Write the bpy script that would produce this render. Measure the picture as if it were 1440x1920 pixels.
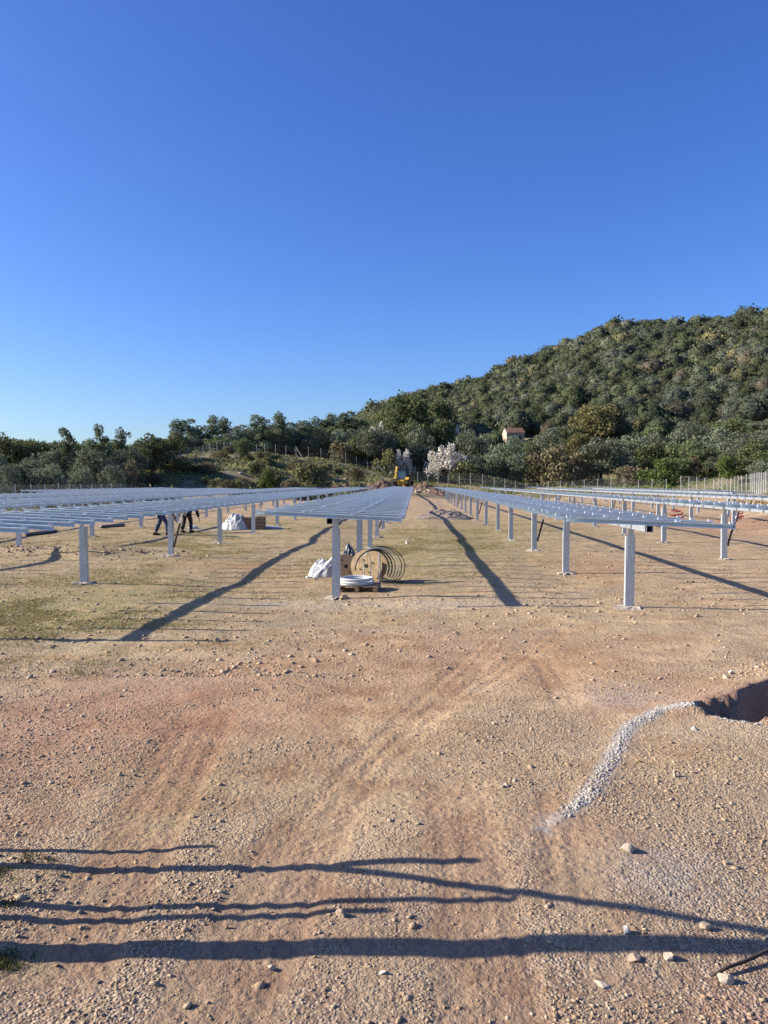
import bpy, bmesh, math, random
import numpy as np
from mathutils import Vector, Matrix
for o in list(bpy.data.objects): bpy.data.objects.remove(o)
SC = bpy.context.scene
COL = SC.collection
R = math.radians

# ------------------------------------------------------------------ camera, sky, sun, exposure
F, EYE = 1445.0, 2.2                       # focal length in source pixels, eye height in metres
YAW, PITCH = math.atan(58 / F), -math.atan(55 / F)
cam_d = bpy.data.cameras.new('camera'); cam = bpy.data.objects.new('camera', cam_d); COL.objects.link(cam)
cam_d.sensor_fit = 'VERTICAL'; cam_d.sensor_height = 36; cam_d.lens = 36 * F / 1920
cam_d.clip_start = .05; cam_d.clip_end = 9000
cam.location = (0, 0, EYE); cam.rotation_euler = (R(90) + PITCH, 0, YAW)
SC.camera = cam

SUN_EL, SUN_AZ = R(24.5), R(-90)           # the sun stands low on the left (-X)
world = bpy.data.worlds.new('World'); SC.world = world; world.use_nodes = True
wn, wl = world.node_tree.nodes, world.node_tree.links
bg = wn['Background']
sky = wn.new('ShaderNodeTexSky'); sky.sky_type = 'NISHITA'; sky.sun_disc = False
sky.sun_elevation = SUN_EL; sky.sun_rotation = SUN_AZ
sky.air_density = 1.0; sky.dust_density = 1.0; sky.ozone_density = 7.0; sky.altitude = 0
hsv = wn.new('ShaderNodeHueSaturation'); hsv.inputs['Saturation'].default_value = 1.12; hsv.inputs['Hue'].default_value = .516
wl.new(sky.outputs[0], hsv.inputs['Color']); wl.new(hsv.outputs[0], bg.inputs['Color'])
bg.inputs['Strength'].default_value = 0.098
sun_d = bpy.data.lights.new('sun', 'SUN'); sun = bpy.data.objects.new('sun', sun_d); COL.objects.link(sun)
sun_d.energy = 5.0; sun_d.angle = R(.5); sun_d.color = (1, .90, .77)
to_sun = Vector((math.cos(SUN_EL) * math.sin(SUN_AZ), math.cos(SUN_EL) * math.cos(SUN_AZ), math.sin(SUN_EL)))
sun.rotation_euler = to_sun.to_track_quat('Z', 'Y').to_euler()
vs = SC.view_settings
vs.view_transform = 'Standard'; vs.look = 'None'; vs.gamma = 1; vs.exposure = 1.06; vs.use_curve_mapping = False
SC.cycles.max_bounces = 6; SC.cycles.transparent_max_bounces = 6

# ------------------------------------------------------------------ places: a photo point as a point in the world
_f = np.array([-math.sin(YAW) * math.cos(PITCH), math.cos(YAW) * math.cos(PITCH), math.sin(PITCH)])
_r = np.array([math.cos(YAW), math.sin(YAW), 0]); _u = np.cross(_r, _f)
def ray(px, py): return _f * F + _r * (px - 720) + _u * (960 - py)
def at(px, py, h=0.0):
    d = ray(px, py); return d * ((h - EYE) / d[2]) + [0, 0, EYE]
def aty(px, py, Y):
    d = ray(px, py); return d * (Y / d[1]) + [0, 0, EYE]

# ------------------------------------------------------------------ value noise (numpy)
_nr = np.random.RandomState(5); _tab = _nr.rand(256, 256)
def vnoise(x, y, s, k=0):
    x = np.asarray(x, float) / s + 37.3 * (k + 1); y = np.asarray(y, float) / s + 91.7 * (k + 1)
    xi, yi = np.floor(x).astype(int), np.floor(y).astype(int); fx, fy = x - xi, y - yi
    fx, fy = fx * fx * (3 - 2 * fx), fy * fy * (3 - 2 * fy)
    a, b = _tab[xi % 256, yi % 256], _tab[(xi + 1) % 256, yi % 256]
    c, d = _tab[xi % 256, (yi + 1) % 256], _tab[(xi + 1) % 256, (yi + 1) % 256]
    return (a + (b - a) * fx) * (1 - fy) + (c + (d - c) * fx) * fy - .5
def sstep(a, b, x):
    t = np.clip((x - a) / (b - a), 0, 1); return t * t * (3 - 2 * t)

# ------------------------------------------------------------------ terrain heights
CP = []
for X in (-34, -24, -12, 0, 12, 24):
    for Y in (-20, 0, 15, 30, 45, 60, 75, 88): CP.append((X, Y, 0 if X > -30 else -.1))
CP += [(-90, Y, .3) for Y in (0, 40, 80, 120, 170)] + [(-60, Y, .2) for Y in (0, 40, 80, 105)]
CP += [(-33, 92, .6), (-37, 112, 4.6), (-31.3, 130, 7.2), (-26.8, 137, 7.4), (-21.5, 139, 6.8), (-12.6, 140, 5.4), (-6.6, 140, 3.4),
       (.5, 139, 2.4), (5.9, 138, 1.5), (13.6, 133, .65), (25, 124, .5), (37, 115, .45), (39, 104, .46), (38.4, 97, .5), (35.7, 84, .97),
       (28.6, 62, 1.25), (26, 48, 1.2), (24, 35, .9), (22, 25, .3)]
CP += [(-30, 100, 2.0), (-22, 100, 1.0), (-15, 105, .6), (-22, 116, 3.6), (-14, 118, 2.2), (-7, 113, 1.1), (-2, 117, 1.1), (3, 112, .8),
       (9, 108, .1), (-30, 118, 5.2), (-45, 130, 5.0), (-60, 140, 4), (-26, 165, 8), (-45, 165, 6.5), (-80, 165, 2.5), (-8, 165, 7), (8, 165, 5),
       (25, 165, 3.5), (45, 165, 4.5), (60, 165, 6), (70, 120, 5), (60, 80, 4), (45, 60, 3), (50, 20, 2), (40, 0, 1), (110, 165, 10), (120, 80, 8), (120, 0, 4)]
CP = np.array(CP, float)
_d = np.hypot(CP[:, None, 0] - CP[None, :, 0], CP[:, None, 1] - CP[None, :, 1])
_n = len(CP); _A = np.zeros((_n + 1, _n + 1)); _A[:_n, :_n] = _d; _A[:_n, _n] = 1; _A[_n, :_n] = 1
_w = np.linalg.solve(_A, np.append(CP[:, 2], 0))
EX = np.array([-700, 100, 420, 560, 640, 700, 790, 880, 960, 1080, 1150, 1300, 1440, 1700, 2100]) - 778.0
EYv = (905 - 24 - np.array([880, 872, 868, 850, 806, 776, 736, 710, 686, 652, 634, 643, 634, 610, 610])) / F
PIT = np.array([(2.70, 7.34), (2.86, 7.12), (3.2, 6.88), (4.5, 6.3), (6.4, 6.4), (6.6, 9.2), (5.0, 8.95), (3.9, 8.36), (3.45, 8.0), (3.1, 7.62)])
GRAV = np.array([(.98, 5.0), (1.12, 5.2), (1.27, 5.45), (1.59, 6.17), (1.93, 6.92), (2.34, 7.33), (2.64, 7.35)])
def seg_dist(P, x, y):
    best = np.full(np.shape(x), 1e9)
    for (ax, ay), (bx, by) in zip(P[:-1], P[1:]):
        vx, vy = bx - ax, by - ay
        t = np.clip(((x - ax) * vx + (y - ay) * vy) / (vx * vx + vy * vy), 0, 1)
        best = np.minimum(best, np.hypot(x - ax - t * vx, y - ay - t * vy))
    return best
def in_poly(P, x, y):
    c = np.zeros(np.shape(x), bool); n = len(P)
    for i in range(n):
        (x1, y1), (x2, y2) = P[i], P[(i + 1) % n]
        k = (y1 > y) != (y2 > y)
        c ^= k & (x < (x2 - x1) * (y - y1) / ((y2 - y1) if y2 != y1 else 1e-9) + x1)
    return c
def pit_sd(x, y):
    d = seg_dist(np.vstack([PIT, PIT[:1]]), x, y); return np.where(in_poly(PIT, x, y), d, -d)
def height(x, y):
    x = np.atleast_1d(np.asarray(x, float)); y = np.atleast_1d(np.asarray(y, float))
    xc, yc = np.clip(x, -95, 125), np.clip(y, -22, 168)
    h = np.full(x.shape, _w[_n])
    for i in range(_n): h += _w[i] * np.hypot(xc - CP[i, 0], yc - CP[i, 1])
    site = sstep(97, 90, y) * sstep(23.5, 21, x) * sstep(-31, -28, x)
    h = h * (1 - site) + site * h * .15
    r = np.hypot(x, y); u = x / np.maximum(y, 1)
    E = np.interp(np.where(y > 20, u, 0) * F, EX, EYv)
    s = np.clip((r - 158) / 262, 0, 1); s = s ** .92
    h = h + E * 425 * s * np.exp(-(np.maximum(r - 430, 0) / 260) ** 2) * (y > 60)
    rough = 1 + 6 * sstep(95, 125, y) + 8 * sstep(150, 190, y)
    h = h + rough * ((.13 * vnoise(x, y, 7) + .10 * vnoise(x, y, 2.7, 1)) * (1 - .45 * sstep(95, 125, y))) * sstep(0, 3, r)
    h = h + (.016 * vnoise(x, y, .8, 2) + .009 * vnoise(x, y, .3, 3) + .007 * vnoise(x, y, .14, 4)) * (1 + sstep(9, 14, y))
    bank = sstep(86, 100, y) * sstep(150, 140, y)
    h = h + bank * (.9 * vnoise(x, y, 9, 5) + .6 * vnoise(x, y, 3.5, 6))
    near = (np.abs(x - 4) < 6) & (np.abs(y - 7) < 5)
    if near.any():
        xx, yy = x[near], y[near]
        sd = pit_sd(xx + .09 * vnoise(xx, yy, .3, 7) + .09 * vnoise(xx, yy, .13, 8), yy + .09 * vnoise(xx, yy, .25, 9) + .09 * vnoise(xx, yy, .11, 16))
        dep = -(.85 + .2 * vnoise(xx, yy, .3, 17)) * sstep(0, .17, sd) + .06 * np.exp(-(np.minimum(sd, 0) / .35) ** 2) * (sd <= 0) * (yy > 7.2)
        dep = dep + .56 * np.exp(-(((xx - 3.70) / .5) ** 2 + ((yy - 7.15) / .42) ** 2)) * (sd > .02)
        dep = dep + .012 * np.exp(-(seg_dist(GRAV, xx, yy) / .12) ** 2) * (sd < 0)
        h[near] += dep
    # low heap of spoil at the left, red spoil under the far right row
    for (cx, cy, sx, sy, hh) in SPOIL:
        k = np.exp(-((x - cx) / sx) ** 2 - ((y - cy) / sy) ** 2)
        h = h + k * hh * (1 + 1.1 * vnoise(x, y, .9, 10) + 1.0 * vnoise(x, y, .35, 11))
    return h
SPOIL = [(-9.6, 22.6, 1.6, .8, .22), (-12.2, 23.2, 1.3, .8, .14), (18.5, 40, 2.6, 2.6, .45), (20.5, 33, 2.2, 3, .7), (16.5, 34, 1.6, 1.6, .2)]
def H(x, y): return float(height(x, y)[0])
def hit(px, py, y0=6, y1=430):
    d = ray(px, py); ys = np.geomspace(y0, y1, 500)
    P = d[None, :] * (ys / d[1])[:, None] + [0, 0, EYE]
    b = np.nonzero(P[:, 2] <= height(P[:, 0], P[:, 1]))[0]
    p = P[b[0]] if len(b) else P[-1]
    return Vector((p[0], p[1], H(p[0], p[1])))

# ------------------------------------------------------------------ node helpers
def mat(name):
    m = bpy.data.materials.new(name); m.use_nodes = True
    nt = m.node_tree; return m, nt, nt.nodes, nt.links, nt.nodes['Principled BSDF']
def rgb(c): return (c[0], c[1], c[2], 1)
def noise(n, l, co, scale, detail=4, rough=.55):
    t = n.new('ShaderNodeTexNoise'); t.inputs['Scale'].default_value = scale; t.inputs['Detail'].default_value = detail
    t.inputs['Roughness'].default_value = rough
    if co is not None: l.new(co, t.inputs['Vector'])
    return t.outputs['Fac']
def ramp(n, l, fac, a, b, ca=(0, 0, 0), cb=(1, 1, 1)):
    t = n.new('ShaderNodeValToRGB'); e = t.color_ramp.elements
    e[0].position, e[1].position = a, b; e[0].color, e[1].color = rgb(ca), rgb(cb)
    l.new(fac, t.inputs[0]); return t.outputs[0]
def mix(n, l, fac, a, b, mode='MIX'):
    t = n.new('ShaderNodeMix'); t.data_type = 'RGBA'; t.blend_type = mode
    for s, v in ((0, fac), (6, a), (7, b)):
        if hasattr(v, 'links'): l.new(v, t.inputs[s])
        elif s == 0: t.inputs[0].default_value = v
        else: t.inputs[s].default_value = rgb(v)
    return t.outputs[2]
def math_(n, l, op, a, b=0.0):
    t = n.new('ShaderNodeMath'); t.operation = op
    for i, v in enumerate((a, b)):
        if hasattr(v, 'links'): l.new(v, t.inputs[i])
        else: t.inputs[i].default_value = v
    return t.outputs[0]
def simple(name, col, rough=.6, metal=0.0, var=.12, scale=30, bump=0.0, spec=None):
    m, nt, n, l, b = mat(name)
    g = n.new('ShaderNodeTexCoord').outputs['Object']
    f = noise(n, l, g, scale)
    c2 = tuple(max(0, c * (1 - 2 * var)) for c in col); c3 = tuple(min(1, c * (1 + var)) for c in col)
    l.new(ramp(n, l, f, .3, .7, c2, c3), b.inputs['Base Color'])
    b.inputs['Roughness'].default_value = rough; b.inputs['Metallic'].default_value = metal
    if spec is not None: b.inputs['Specular IOR Level'].default_value = spec
    if bump:
        bp = n.new('ShaderNodeBump'); bp.inputs['Strength'].default_value = bump; bp.inputs['Distance'].default_value = .02
        l.new(f, bp.inputs['Height']); l.new(bp.outputs[0], b.inputs['Normal'])
    return m

# ------------------------------------------------------------------ mesh helpers
class MB:
    def __init__(s): s.v = []; s.f = []; s.mi = []; s.cur = 0
    def add(s, vs, fs):
        o = len(s.v); s.v += [tuple(p) for p in vs]; s.f += [tuple(i + o for i in f) for f in fs]; s.mi += [s.cur] * len(fs)
    def box(s, c, d, rot=None):
        c = Vector(c); vs = []
        for z in (-1, 1):
            for y in (-1, 1):
                for x in (-1, 1):
                    p = Vector((x * d[0] / 2, y * d[1] / 2, z * d[2] / 2)); vs.append((rot @ p if rot else p) + c)
        s.add(vs, [(0, 2, 3, 1), (4, 5, 7, 6), (0, 1, 5, 4), (2, 6, 7, 3), (0, 4, 6, 2), (1, 3, 7, 5)])
    def tube(s, pts, rad, n=6, caps=True):
        pts = [Vector(p) for p in pts]; rad = rad if hasattr(rad, '__len__') else [rad] * len(pts)
        rings = []; prev = None
        for i, p in enumerate(pts):
            d = (pts[min(i + 1, len(pts) - 1)] - pts[max(i - 1, 0)]).normalized()
            a = prev if prev is not None else (Vector((0, 0, 1)) if abs(d.z) < .9 else Vector((1, 0, 0)))
            a = (a - d * a.dot(d)).normalized(); prev = a; b = d.cross(a)
            rings.append([p + (a * math.cos(2 * math.pi * k / n) + b * math.sin(2 * math.pi * k / n)) * rad[i] for k in range(n)])
        vs = [q for r in rings for q in r]; fs = []
        for i in range(len(pts) - 1):
            for k in range(n): fs.append((i * n + k, i * n + (k + 1) % n, (i + 1) * n + (k + 1) % n, (i + 1) * n + k))
        if caps: fs += [tuple(range(n))[::-1], tuple((len(pts) - 1) * n + k for k in range(n))]
        s.add(vs, fs)
    def lathe(s, prof, n=20, M=None):
        vs = []; fs = []
        for (r, z) in prof:
            for k in range(n):
                p = Vector((r * math.cos(2 * math.pi * k / n), r * math.sin(2 * math.pi * k / n), z)); vs.append(M @ p if M else p)
        for i in range(len(prof) - 1):
            for k in range(n): fs.append((i * n + k, i * n + (k + 1) % n, (i + 1) * n + (k + 1) % n, (i + 1) * n + k))
        s.add(vs, fs)
    def prism(s, poly, axis, a, b):
        """poly = 2-D outline extruded from a to b along axis ('x','y','z')."""
        def P(u, v, w): return {'x': (w, u, v), 'y': (u, w, v), 'z': (u, v, w)}[axis]
        n = len(poly); vs = [P(u, v, a) for u, v in poly] + [P(u, v, b) for u, v in poly]
        s.add(vs, [tuple(range(n)), tuple(range(2 * n - 1, n - 1, -1))] + [(k, k + n, (k + 1) % n + n, (k + 1) % n) for k in range(n)])
    def mesh(s, name, mats, smooth=False):
        me = bpy.data.meshes.new(name); me.from_pydata(s.v, [], s.f)
        for m in (mats if isinstance(mats, (list, tuple)) else [mats]): me.materials.append(m)
        if any(s.mi): me.polygons.foreach_set('material_index', s.mi)
        bm = bmesh.new(); bm.from_mesh(me); bmesh.ops.recalc_face_normals(bm, faces=bm.faces[:]); bm.to_mesh(me); bm.free()
        if smooth: me.polygons.foreach_set('use_smooth', [True] * len(me.polygons))
        me.update(); return me
    def build(s, name, mats, parent=None, smooth=False, **tags):
        return link(name, s.mesh(name, mats, smooth), parent, **tags)
def link(name, data, parent=None, loc=None, rot=None, **tags):
    o = bpy.data.objects.new(name, data); COL.objects.link(o)
    if parent is not None: o.parent = parent
    if loc is not None: o.location = loc
    if rot is not None: o.rotation_euler = rot
    for k, v in tags.items():
        if v: o[k] = v
    return o
def thing(name, loc, label, category, group=None, rz=0.0):
    return link(name, None, None, loc, (0, 0, rz), label=label, category=category, group=group)
def copy_tree(o, parent=None):
    c = o.copy(); COL.objects.link(c)
    if parent is not None: c.parent = parent
    for ch in KIDS.get(o.name, ()): copy_tree(ch, c)
    return c
KIDS = {}
def np_mesh(name, V, quads=None, tris=None, mats=(), cols=None, smooth=False):
    me = bpy.data.meshes.new(name); V = np.asarray(V, np.float32)
    fl, st = [], []; pos = 0
    if quads is not None and len(quads): fl.append(np.asarray(quads, np.int32).ravel()); st.append(np.arange(len(quads)) * 4); pos = len(quads) * 4
    if tris is not None and len(tris): fl.append(np.asarray(tris, np.int32).ravel()); st.append(pos + np.arange(len(tris)) * 3)
    fl = np.concatenate(fl); st = np.concatenate(st).astype(np.int32)
    me.vertices.add(len(V)); me.vertices.foreach_set('co', V.ravel())
    me.loops.add(len(fl)); me.loops.foreach_set('vertex_index', fl)
    me.polygons.add(len(st)); me.polygons.foreach_set('loop_start', st)
    me.update(calc_edges=True)
    for m in mats: me.materials.append(m)
    if cols is not None:
        for nm, c in cols.items():
            a = me.attributes.new(nm, 'FLOAT_COLOR', 'POINT'); a.data.foreach_set('color', np.asarray(c, np.float32).ravel())
    if smooth: me.polygons.foreach_set('use_smooth', np.ones(len(st), bool))
    me.validate(); return me

# ------------------------------------------------------------------ ground sheet
def ground_material():
    m, nt, n, l, b = mat('site_ground')
    P = n.new('ShaderNodeNewGeometry').outputs['Position']
    at1 = n.new('ShaderNodeAttribute'); at1.attribute_name = 'mask'
    sp = n.new('ShaderNodeSeparateColor'); l.new(at1.outputs['Color'], sp.inputs[0])
    grass, red, grey = sp.outputs
    at2 = n.new('ShaderNodeAttribute'); at2.attribute_name = 'mask2'
    sp2 = n.new('ShaderNodeSeparateColor'); l.new(at2.outputs['Color'], sp2.inputs[0])
    fine, wild, dust = sp2.outputs
    big = noise(n, l, P, .35, 5, .6); mid = noise(n, l, P, 1.7, 5, .65); small = noise(n, l, P, 14, 4, .6)
    base = mix(n, l, ramp(n, l, big, .35, .65), (.45, .31, .165), (.56, .42, .25))
    base = mix(n, l, ramp(n, l, mid, .42, .66), base, (.29, .18, .095))
    redc = mix(n, l, ramp(n, l, mid, .35, .6), (.37, .20, .12), (.27, .125, .07))
    base = mix(n, l, math_(n, l, 'MULTIPLY', red, .8), base, redc)
    # near gravel: self-shadow and vignetting put into a darker, browner colour
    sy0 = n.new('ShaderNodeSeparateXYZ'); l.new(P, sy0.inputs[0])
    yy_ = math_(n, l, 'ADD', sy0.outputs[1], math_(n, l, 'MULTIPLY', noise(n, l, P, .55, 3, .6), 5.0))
    near_shade = ramp(n, l, math_(n, l, 'DIVIDE', yy_, 20.0), .28, .50, (1, 1, 1), (0, 0, 0))
    base = mix(n, l, math_(n, l, 'MULTIPLY', near_shade, .85), base, mix(n, l, ramp(n, l, mid, .4, .65), (.25, .175, .115), (.20, .125, .08)))
    # gravel bound into the soil
    vo = n.new('ShaderNodeTexVoronoi'); vo.inputs['Scale'].default_value = 62; l.new(P, vo.inputs['Vector'])
    vo2 = n.new('ShaderNodeTexVoronoi'); vo2.inputs['Scale'].default_value = 24; l.new(P, vo2.inputs['Vector'])
    sv = n.new('ShaderNodeSeparateColor'); l.new(vo.outputs['Color'], sv.inputs[0])
    sv2 = n.new('ShaderNodeSeparateColor'); l.new(vo2.outputs['Color'], sv2.inputs[0])
    stone = ramp(n, l, sv.outputs[0], 0, 1, (.19, .13, .08), (.50, .40, .275))
    stone = mix(n, l, math_(n, l, 'MULTIPLY', sv.outputs[1], .45), stone, (.35, .295, .23))
    stone = mix(n, l, math_(n, l, 'MULTIPLY', red, .5), stone, (.42, .25, .17))
    patch = noise(n, l, P, .8, 5, .65)
    cov = math_(n, l, 'ADD', ramp(n, l, patch, .38, .60), math_(n, l, 'MULTIPLY', ramp(n, l, sv2.outputs[2], .5, .8), .35))
    cov = math_(n, l, 'MULTIPLY', cov, math_(n, l, 'SUBTRACT', 1.0, math_(n, l, 'MULTIPLY', fine, .75)))
    cov = math_(n, l, 'MULTIPLY', cov, ramp(n, l, sv.outputs[2], .18, .3))
    covc = n.new('ShaderNodeClamp'); l.new(cov, covc.inputs[0]); cov = covc.outputs[0]
    col = mix(n, l, math_(n, l, 'MULTIPLY', cov, .8), base, stone)
    # trampled short grass
    gf = math_(n, l, 'MULTIPLY', grass, ramp(n, l, noise(n, l, P, 3.2, 6, .85), .38, .58))
    gcol = mix(n, l, ramp(n, l, small, .35, .65), (.175, .18, .06), (.265, .245, .10))
    col = mix(n, l, math_(n, l, 'MULTIPLY', gf, .85), col, gcol)
    # grey crushed limestone, pale dust
    gc = ramp(n, l, sv.outputs[1], 0, 1, (.27, .265, .25), (.50, .49, .465))
    col = mix(n, l, math_(n, l, 'MULTIPLY', grey, ramp(n, l, noise(n, l, P, 7, 5, .8), .34, .52)), col, gc)
    col = mix(n, l, math_(n, l, 'MULTIPLY', dust, ramp(n, l, mid, .3, .6)), col, (.50, .45, .38))
    # rough ground beyond the site
    wc = mix(n, l, ramp(n, l, noise(n, l, P, .5, 6, .7), .4, .6), (.14, .14, .06), (.28, .225, .14))
    wc = mix(n, l, ramp(n, l, noise(n, l, P, .25, 4, .7), .6, .75), wc, (.24, .17, .12))
    col = mix(n, l, wild, col, wc)
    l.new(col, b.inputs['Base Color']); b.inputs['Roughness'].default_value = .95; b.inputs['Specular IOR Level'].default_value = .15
    # relief
    sm = n.new('ShaderNodeMath'); sm.operation = 'MULTIPLY'; l.new(vo.outputs['Distance'], sm.inputs[0]); l.new(cov, sm.inputs[1])
    h1 = math_(n, l, 'MULTIPLY', sm.outputs[0], -.55)
    h2 = math_(n, l, 'MULTIPLY', math_(n, l, 'MULTIPLY', vo2.outputs['Distance'], ramp(n, l, sv2.outputs[0], .45, .7)), -.5)
    hh = math_(n, l, 'ADD', math_(n, l, 'ADD', h1, h2), math_(n, l, 'MULTIPLY', small, .9))
    hh = math_(n, l, 'ADD', hh, math_(n, l, 'MULTIPLY', noise(n, l, P, 90, 3, .6), .25))
    sy = n.new('ShaderNodeSeparateXYZ'); l.new(P, sy.inputs[0]); mr = n.new('ShaderNodeMapRange'); l.new(sy.outputs[1], mr.inputs[0])
    mr.inputs[1].default_value, mr.inputs[2].default_value, mr.inputs[3].default_value, mr.inputs[4].default_value = 8, 14, .2, 2.6
    hh = math_(n, l, 'ADD', hh, math_(n, l, 'MULTIPLY', noise(n, l, P, 4.5, 5, .7), mr.outputs[0]))
    bp = n.new('ShaderNodeBump'); bp.inputs['Strength'].default_value = .9; bp.inputs['Distance'].default_value = .026
    l.new(hh, bp.inputs['Height']); l.new(bp.outputs[0], b.inputs['Normal'])
    return m
def grow(start, step, k, end):
    out = [start]
    while out[-1] < end: step *= k; out.append(out[-1] + step)
    return out
xs_r = list(np.arange(0, 4.6, .055)); xs_r += grow(xs_r[-1], .055, 1.042, 3200)[1:]
gx = np.array([-v for v in xs_r[:0:-1]] + xs_r)
gy = list(np.arange(2.3, 9.2, .05)); gy += grow(gy[-1], .05, 1.031, 3600)[1:]
gy = np.array([-v for v in grow(-2.3, .06, 1.3, 40)[:0:-1]] + gy)
GX, GY = np.meshgrid(gx, gy)
gxv, gyv = GX.ravel(), GY.ravel()
gz = height(gxv, gyv)
# tyre tracks pressed into the soil: thin parallel ribs inside a shallow lane
TRACKS = [((.86, 4.05), (1.02, 5.35), .17), ((1.55, 7.55), (1.62, 9.4), .16), ((-.62, 5.0), (1.05, 10.6), .20), ((-.1, 6.6), (2.3, 11.6), .14), ((-.9, 2.4), (-.62, 5.0), .26), ((.33, 2.4), (.28, 5.2), .22), ((-1.6, 3.2), (-1.9, 7.0), .25)]
fine = np.zeros_like(gxv)
LANES = np.zeros_like(gxv)
for ti, (a, b_, w) in enumerate(TRACKS):
    a, b_ = np.array(a), np.array(b_); L = np.linalg.norm(b_ - a); d = (b_ - a) / L
    t = (gxv - a[0]) * d[0] + (gyv - a[1]) * d[1]; s = (gxv - a[0]) * d[1] - (gyv - a[1]) * d[0]
    k = sstep(w + .06, w - .04, np.abs(s)) * sstep(-.3, .2, t) * sstep(L + .5, L - .3, t)
    gz = gz - k * (.006 if ti in (2, 3) else .012) - k * .011 * np.sin(s * 2 * math.pi / .15) * (.6 + .8 * vnoise(gxv, gyv, .5, 14)); fine = np.maximum(fine, k)
    if ti > 3: LANES = np.maximum(LANES, k * np.clip(.6 + 1.5 * vnoise(gxv, gyv, .5, 15), 0, 1))
def blob(px, py, sx, sy):
    p = at(px, py); return np.exp(-((gxv - p[0]) / sx) ** 2 - ((gyv - p[1]) / sy) ** 2)
grass_m = np.clip(.65 * blob(60, 1150, 3.8, 3.2) + .6 * blob(180, 1110, 2.6, 4.5) + .45 * blob(330, 1040, 4, 4.5) + 1.2 * blob(830, 1012, 2.8, 10) + .5 * blob(60, 1010, 5, 4)
                  + .7 * blob(980, 985, 3.5, 10) + .7 * blob(480, 990, 6, 14) + .6 * blob(740, 1050, 2.2, 4) + .3 * blob(300, 1480, .9, .9) + .8 * blob(-10, 1640, .35, .15) + .9 * blob(-15, 1800, .25, .12), 0, 1)
red_m = np.clip(.8 * blob(60, 1420, 1.4, 2.2) + .6 * blob(300, 1330, 2.2, 1.6) + .4 * blob(820, 1200, 3, 1.0) + .9 * blob(1420, 990, 4, 9) + .7 * blob(390, 1060, 1.6, 1.4)
                + .7 * blob(1110, 1060, 1.2, 2.0) + .5 * blob(900, 1250, 2.6, 1.4) + .8 * blob(1430, 1900, .35, .3) + .5 * blob(560, 1075, 1.0, 2) + .8 * blob(1380, 1320, 1.2, .6) + .55 * LANES + 1.0 * (pit_sd(gxv, gyv) > -.03) * (1 - np.exp(-(((gxv - 3.75) / .5) ** 2 + ((gyv - 7.15) / .42) ** 2))) + .5 * blob(1060, 1570, .25, .5), 0, 1)
sdp = seg_dist(GRAV, gxv, gyv)
grey_m = np.clip(1.1 * np.exp(-(sdp / .065) ** 4) * sstep(4.7, 5.5, gyv) + .8 * np.exp(-(((gxv - 3.75) / .5) ** 2 + ((gyv - 7.15) / .42) ** 2)) * (pit_sd(gxv, gyv) > .05)
                 + .8 * blob(1035, 1542, .07, .07) + .9 * blob(1018, 1562, .05, .05) + .4 * blob(1170, 1310, .5, .5) + .3 * blob(1240, 1640, .3, .3), 0, 1)
fine_m = np.clip(fine + .9 * blob(700, 1400, .75, 2.2) + .6 * blob(900, 1250, 3, 1.2) + .5 * blob(560, 1330, 1.4, .9), 0, 1)
wild_m = np.clip(sstep(93, 103, gyv + 5 * vnoise(gxv, gyv, 6, 12)) * sstep(8, 3, gxv) + sstep(100, 108, gyv) + sstep(-30.5, -32.5, gxv) + sstep(27, 33, gxv - np.maximum(0, gyv - 60) * .15) * (gyv > 15), 0, 1)
dust_m = np.clip(.5 * blob(90, 1035, 2.4, 1.0) + .5 * blob(700, 1130, 3, .5) + .45 * blob(1130, 965, 2, 3) + .4 * blob(450, 990, 2, 2), 0, 1)
nx, ny = len(gx), len(gy)
idx = np.arange(nx * ny).reshape(ny, nx)
Q = np.stack([idx[:-1, :-1], idx[:-1, 1:], idx[1:, 1:], idx[1:, :-1]], -1).reshape(-1, 4)
one = np.ones_like(gxv)
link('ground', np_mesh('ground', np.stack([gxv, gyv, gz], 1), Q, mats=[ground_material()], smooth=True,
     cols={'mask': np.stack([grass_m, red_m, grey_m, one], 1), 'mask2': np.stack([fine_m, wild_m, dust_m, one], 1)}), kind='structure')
from mathutils.interpolate import poly_3d_calc
def gh(x, y):
    """height of the finished ground sheet at points"""
    x = np.atleast_1d(np.asarray(x, float)); y = np.atleast_1d(np.asarray(y, float))
    i = np.clip(np.searchsorted(gx, x) - 1, 0, nx - 2); j = np.clip(np.searchsorted(gy, y) - 1, 0, ny - 2)
    fx = (x - gx[i]) / (gx[i + 1] - gx[i]); fy = (y - gy[j]) / (gy[j + 1] - gy[j]); Z = gz.reshape(ny, nx)
    return (Z[j, i] * (1 - fx) + Z[j, i + 1] * fx) * (1 - fy) + (Z[j + 1, i] * (1 - fx) + Z[j + 1, i + 1] * fx) * fy
def G(x, y): return float(gh(x, y)[0])

# far blue ridge seen through a gap at the left
mb = MB(); rr = random.Random(3)
pr = [(-2600 + 100 * i, 60 + 95 * math.exp(-((i - 13) / 8) ** 2) + 6 * rr.random()) for i in range(36)]
n_ = len(pr)
mb.add([(x, 2900, -5) for x, z in pr] + [(x, 3150, z) for x, z in pr] + [(x, 3500, -5) for x, z in pr],
       [(i, i + 1, n_ + i + 1, n_ + i) for i in range(n_ - 1)] + [(n_ + i, n_ + i + 1, 2 * n_ + i + 1, 2 * n_ + i) for i in range(n_ - 1)])
mb.build('distant_hills', simple('far_hill', (.10, .13, .12), 1, 0, .1, .01), smooth=True, kind='structure')

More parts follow.
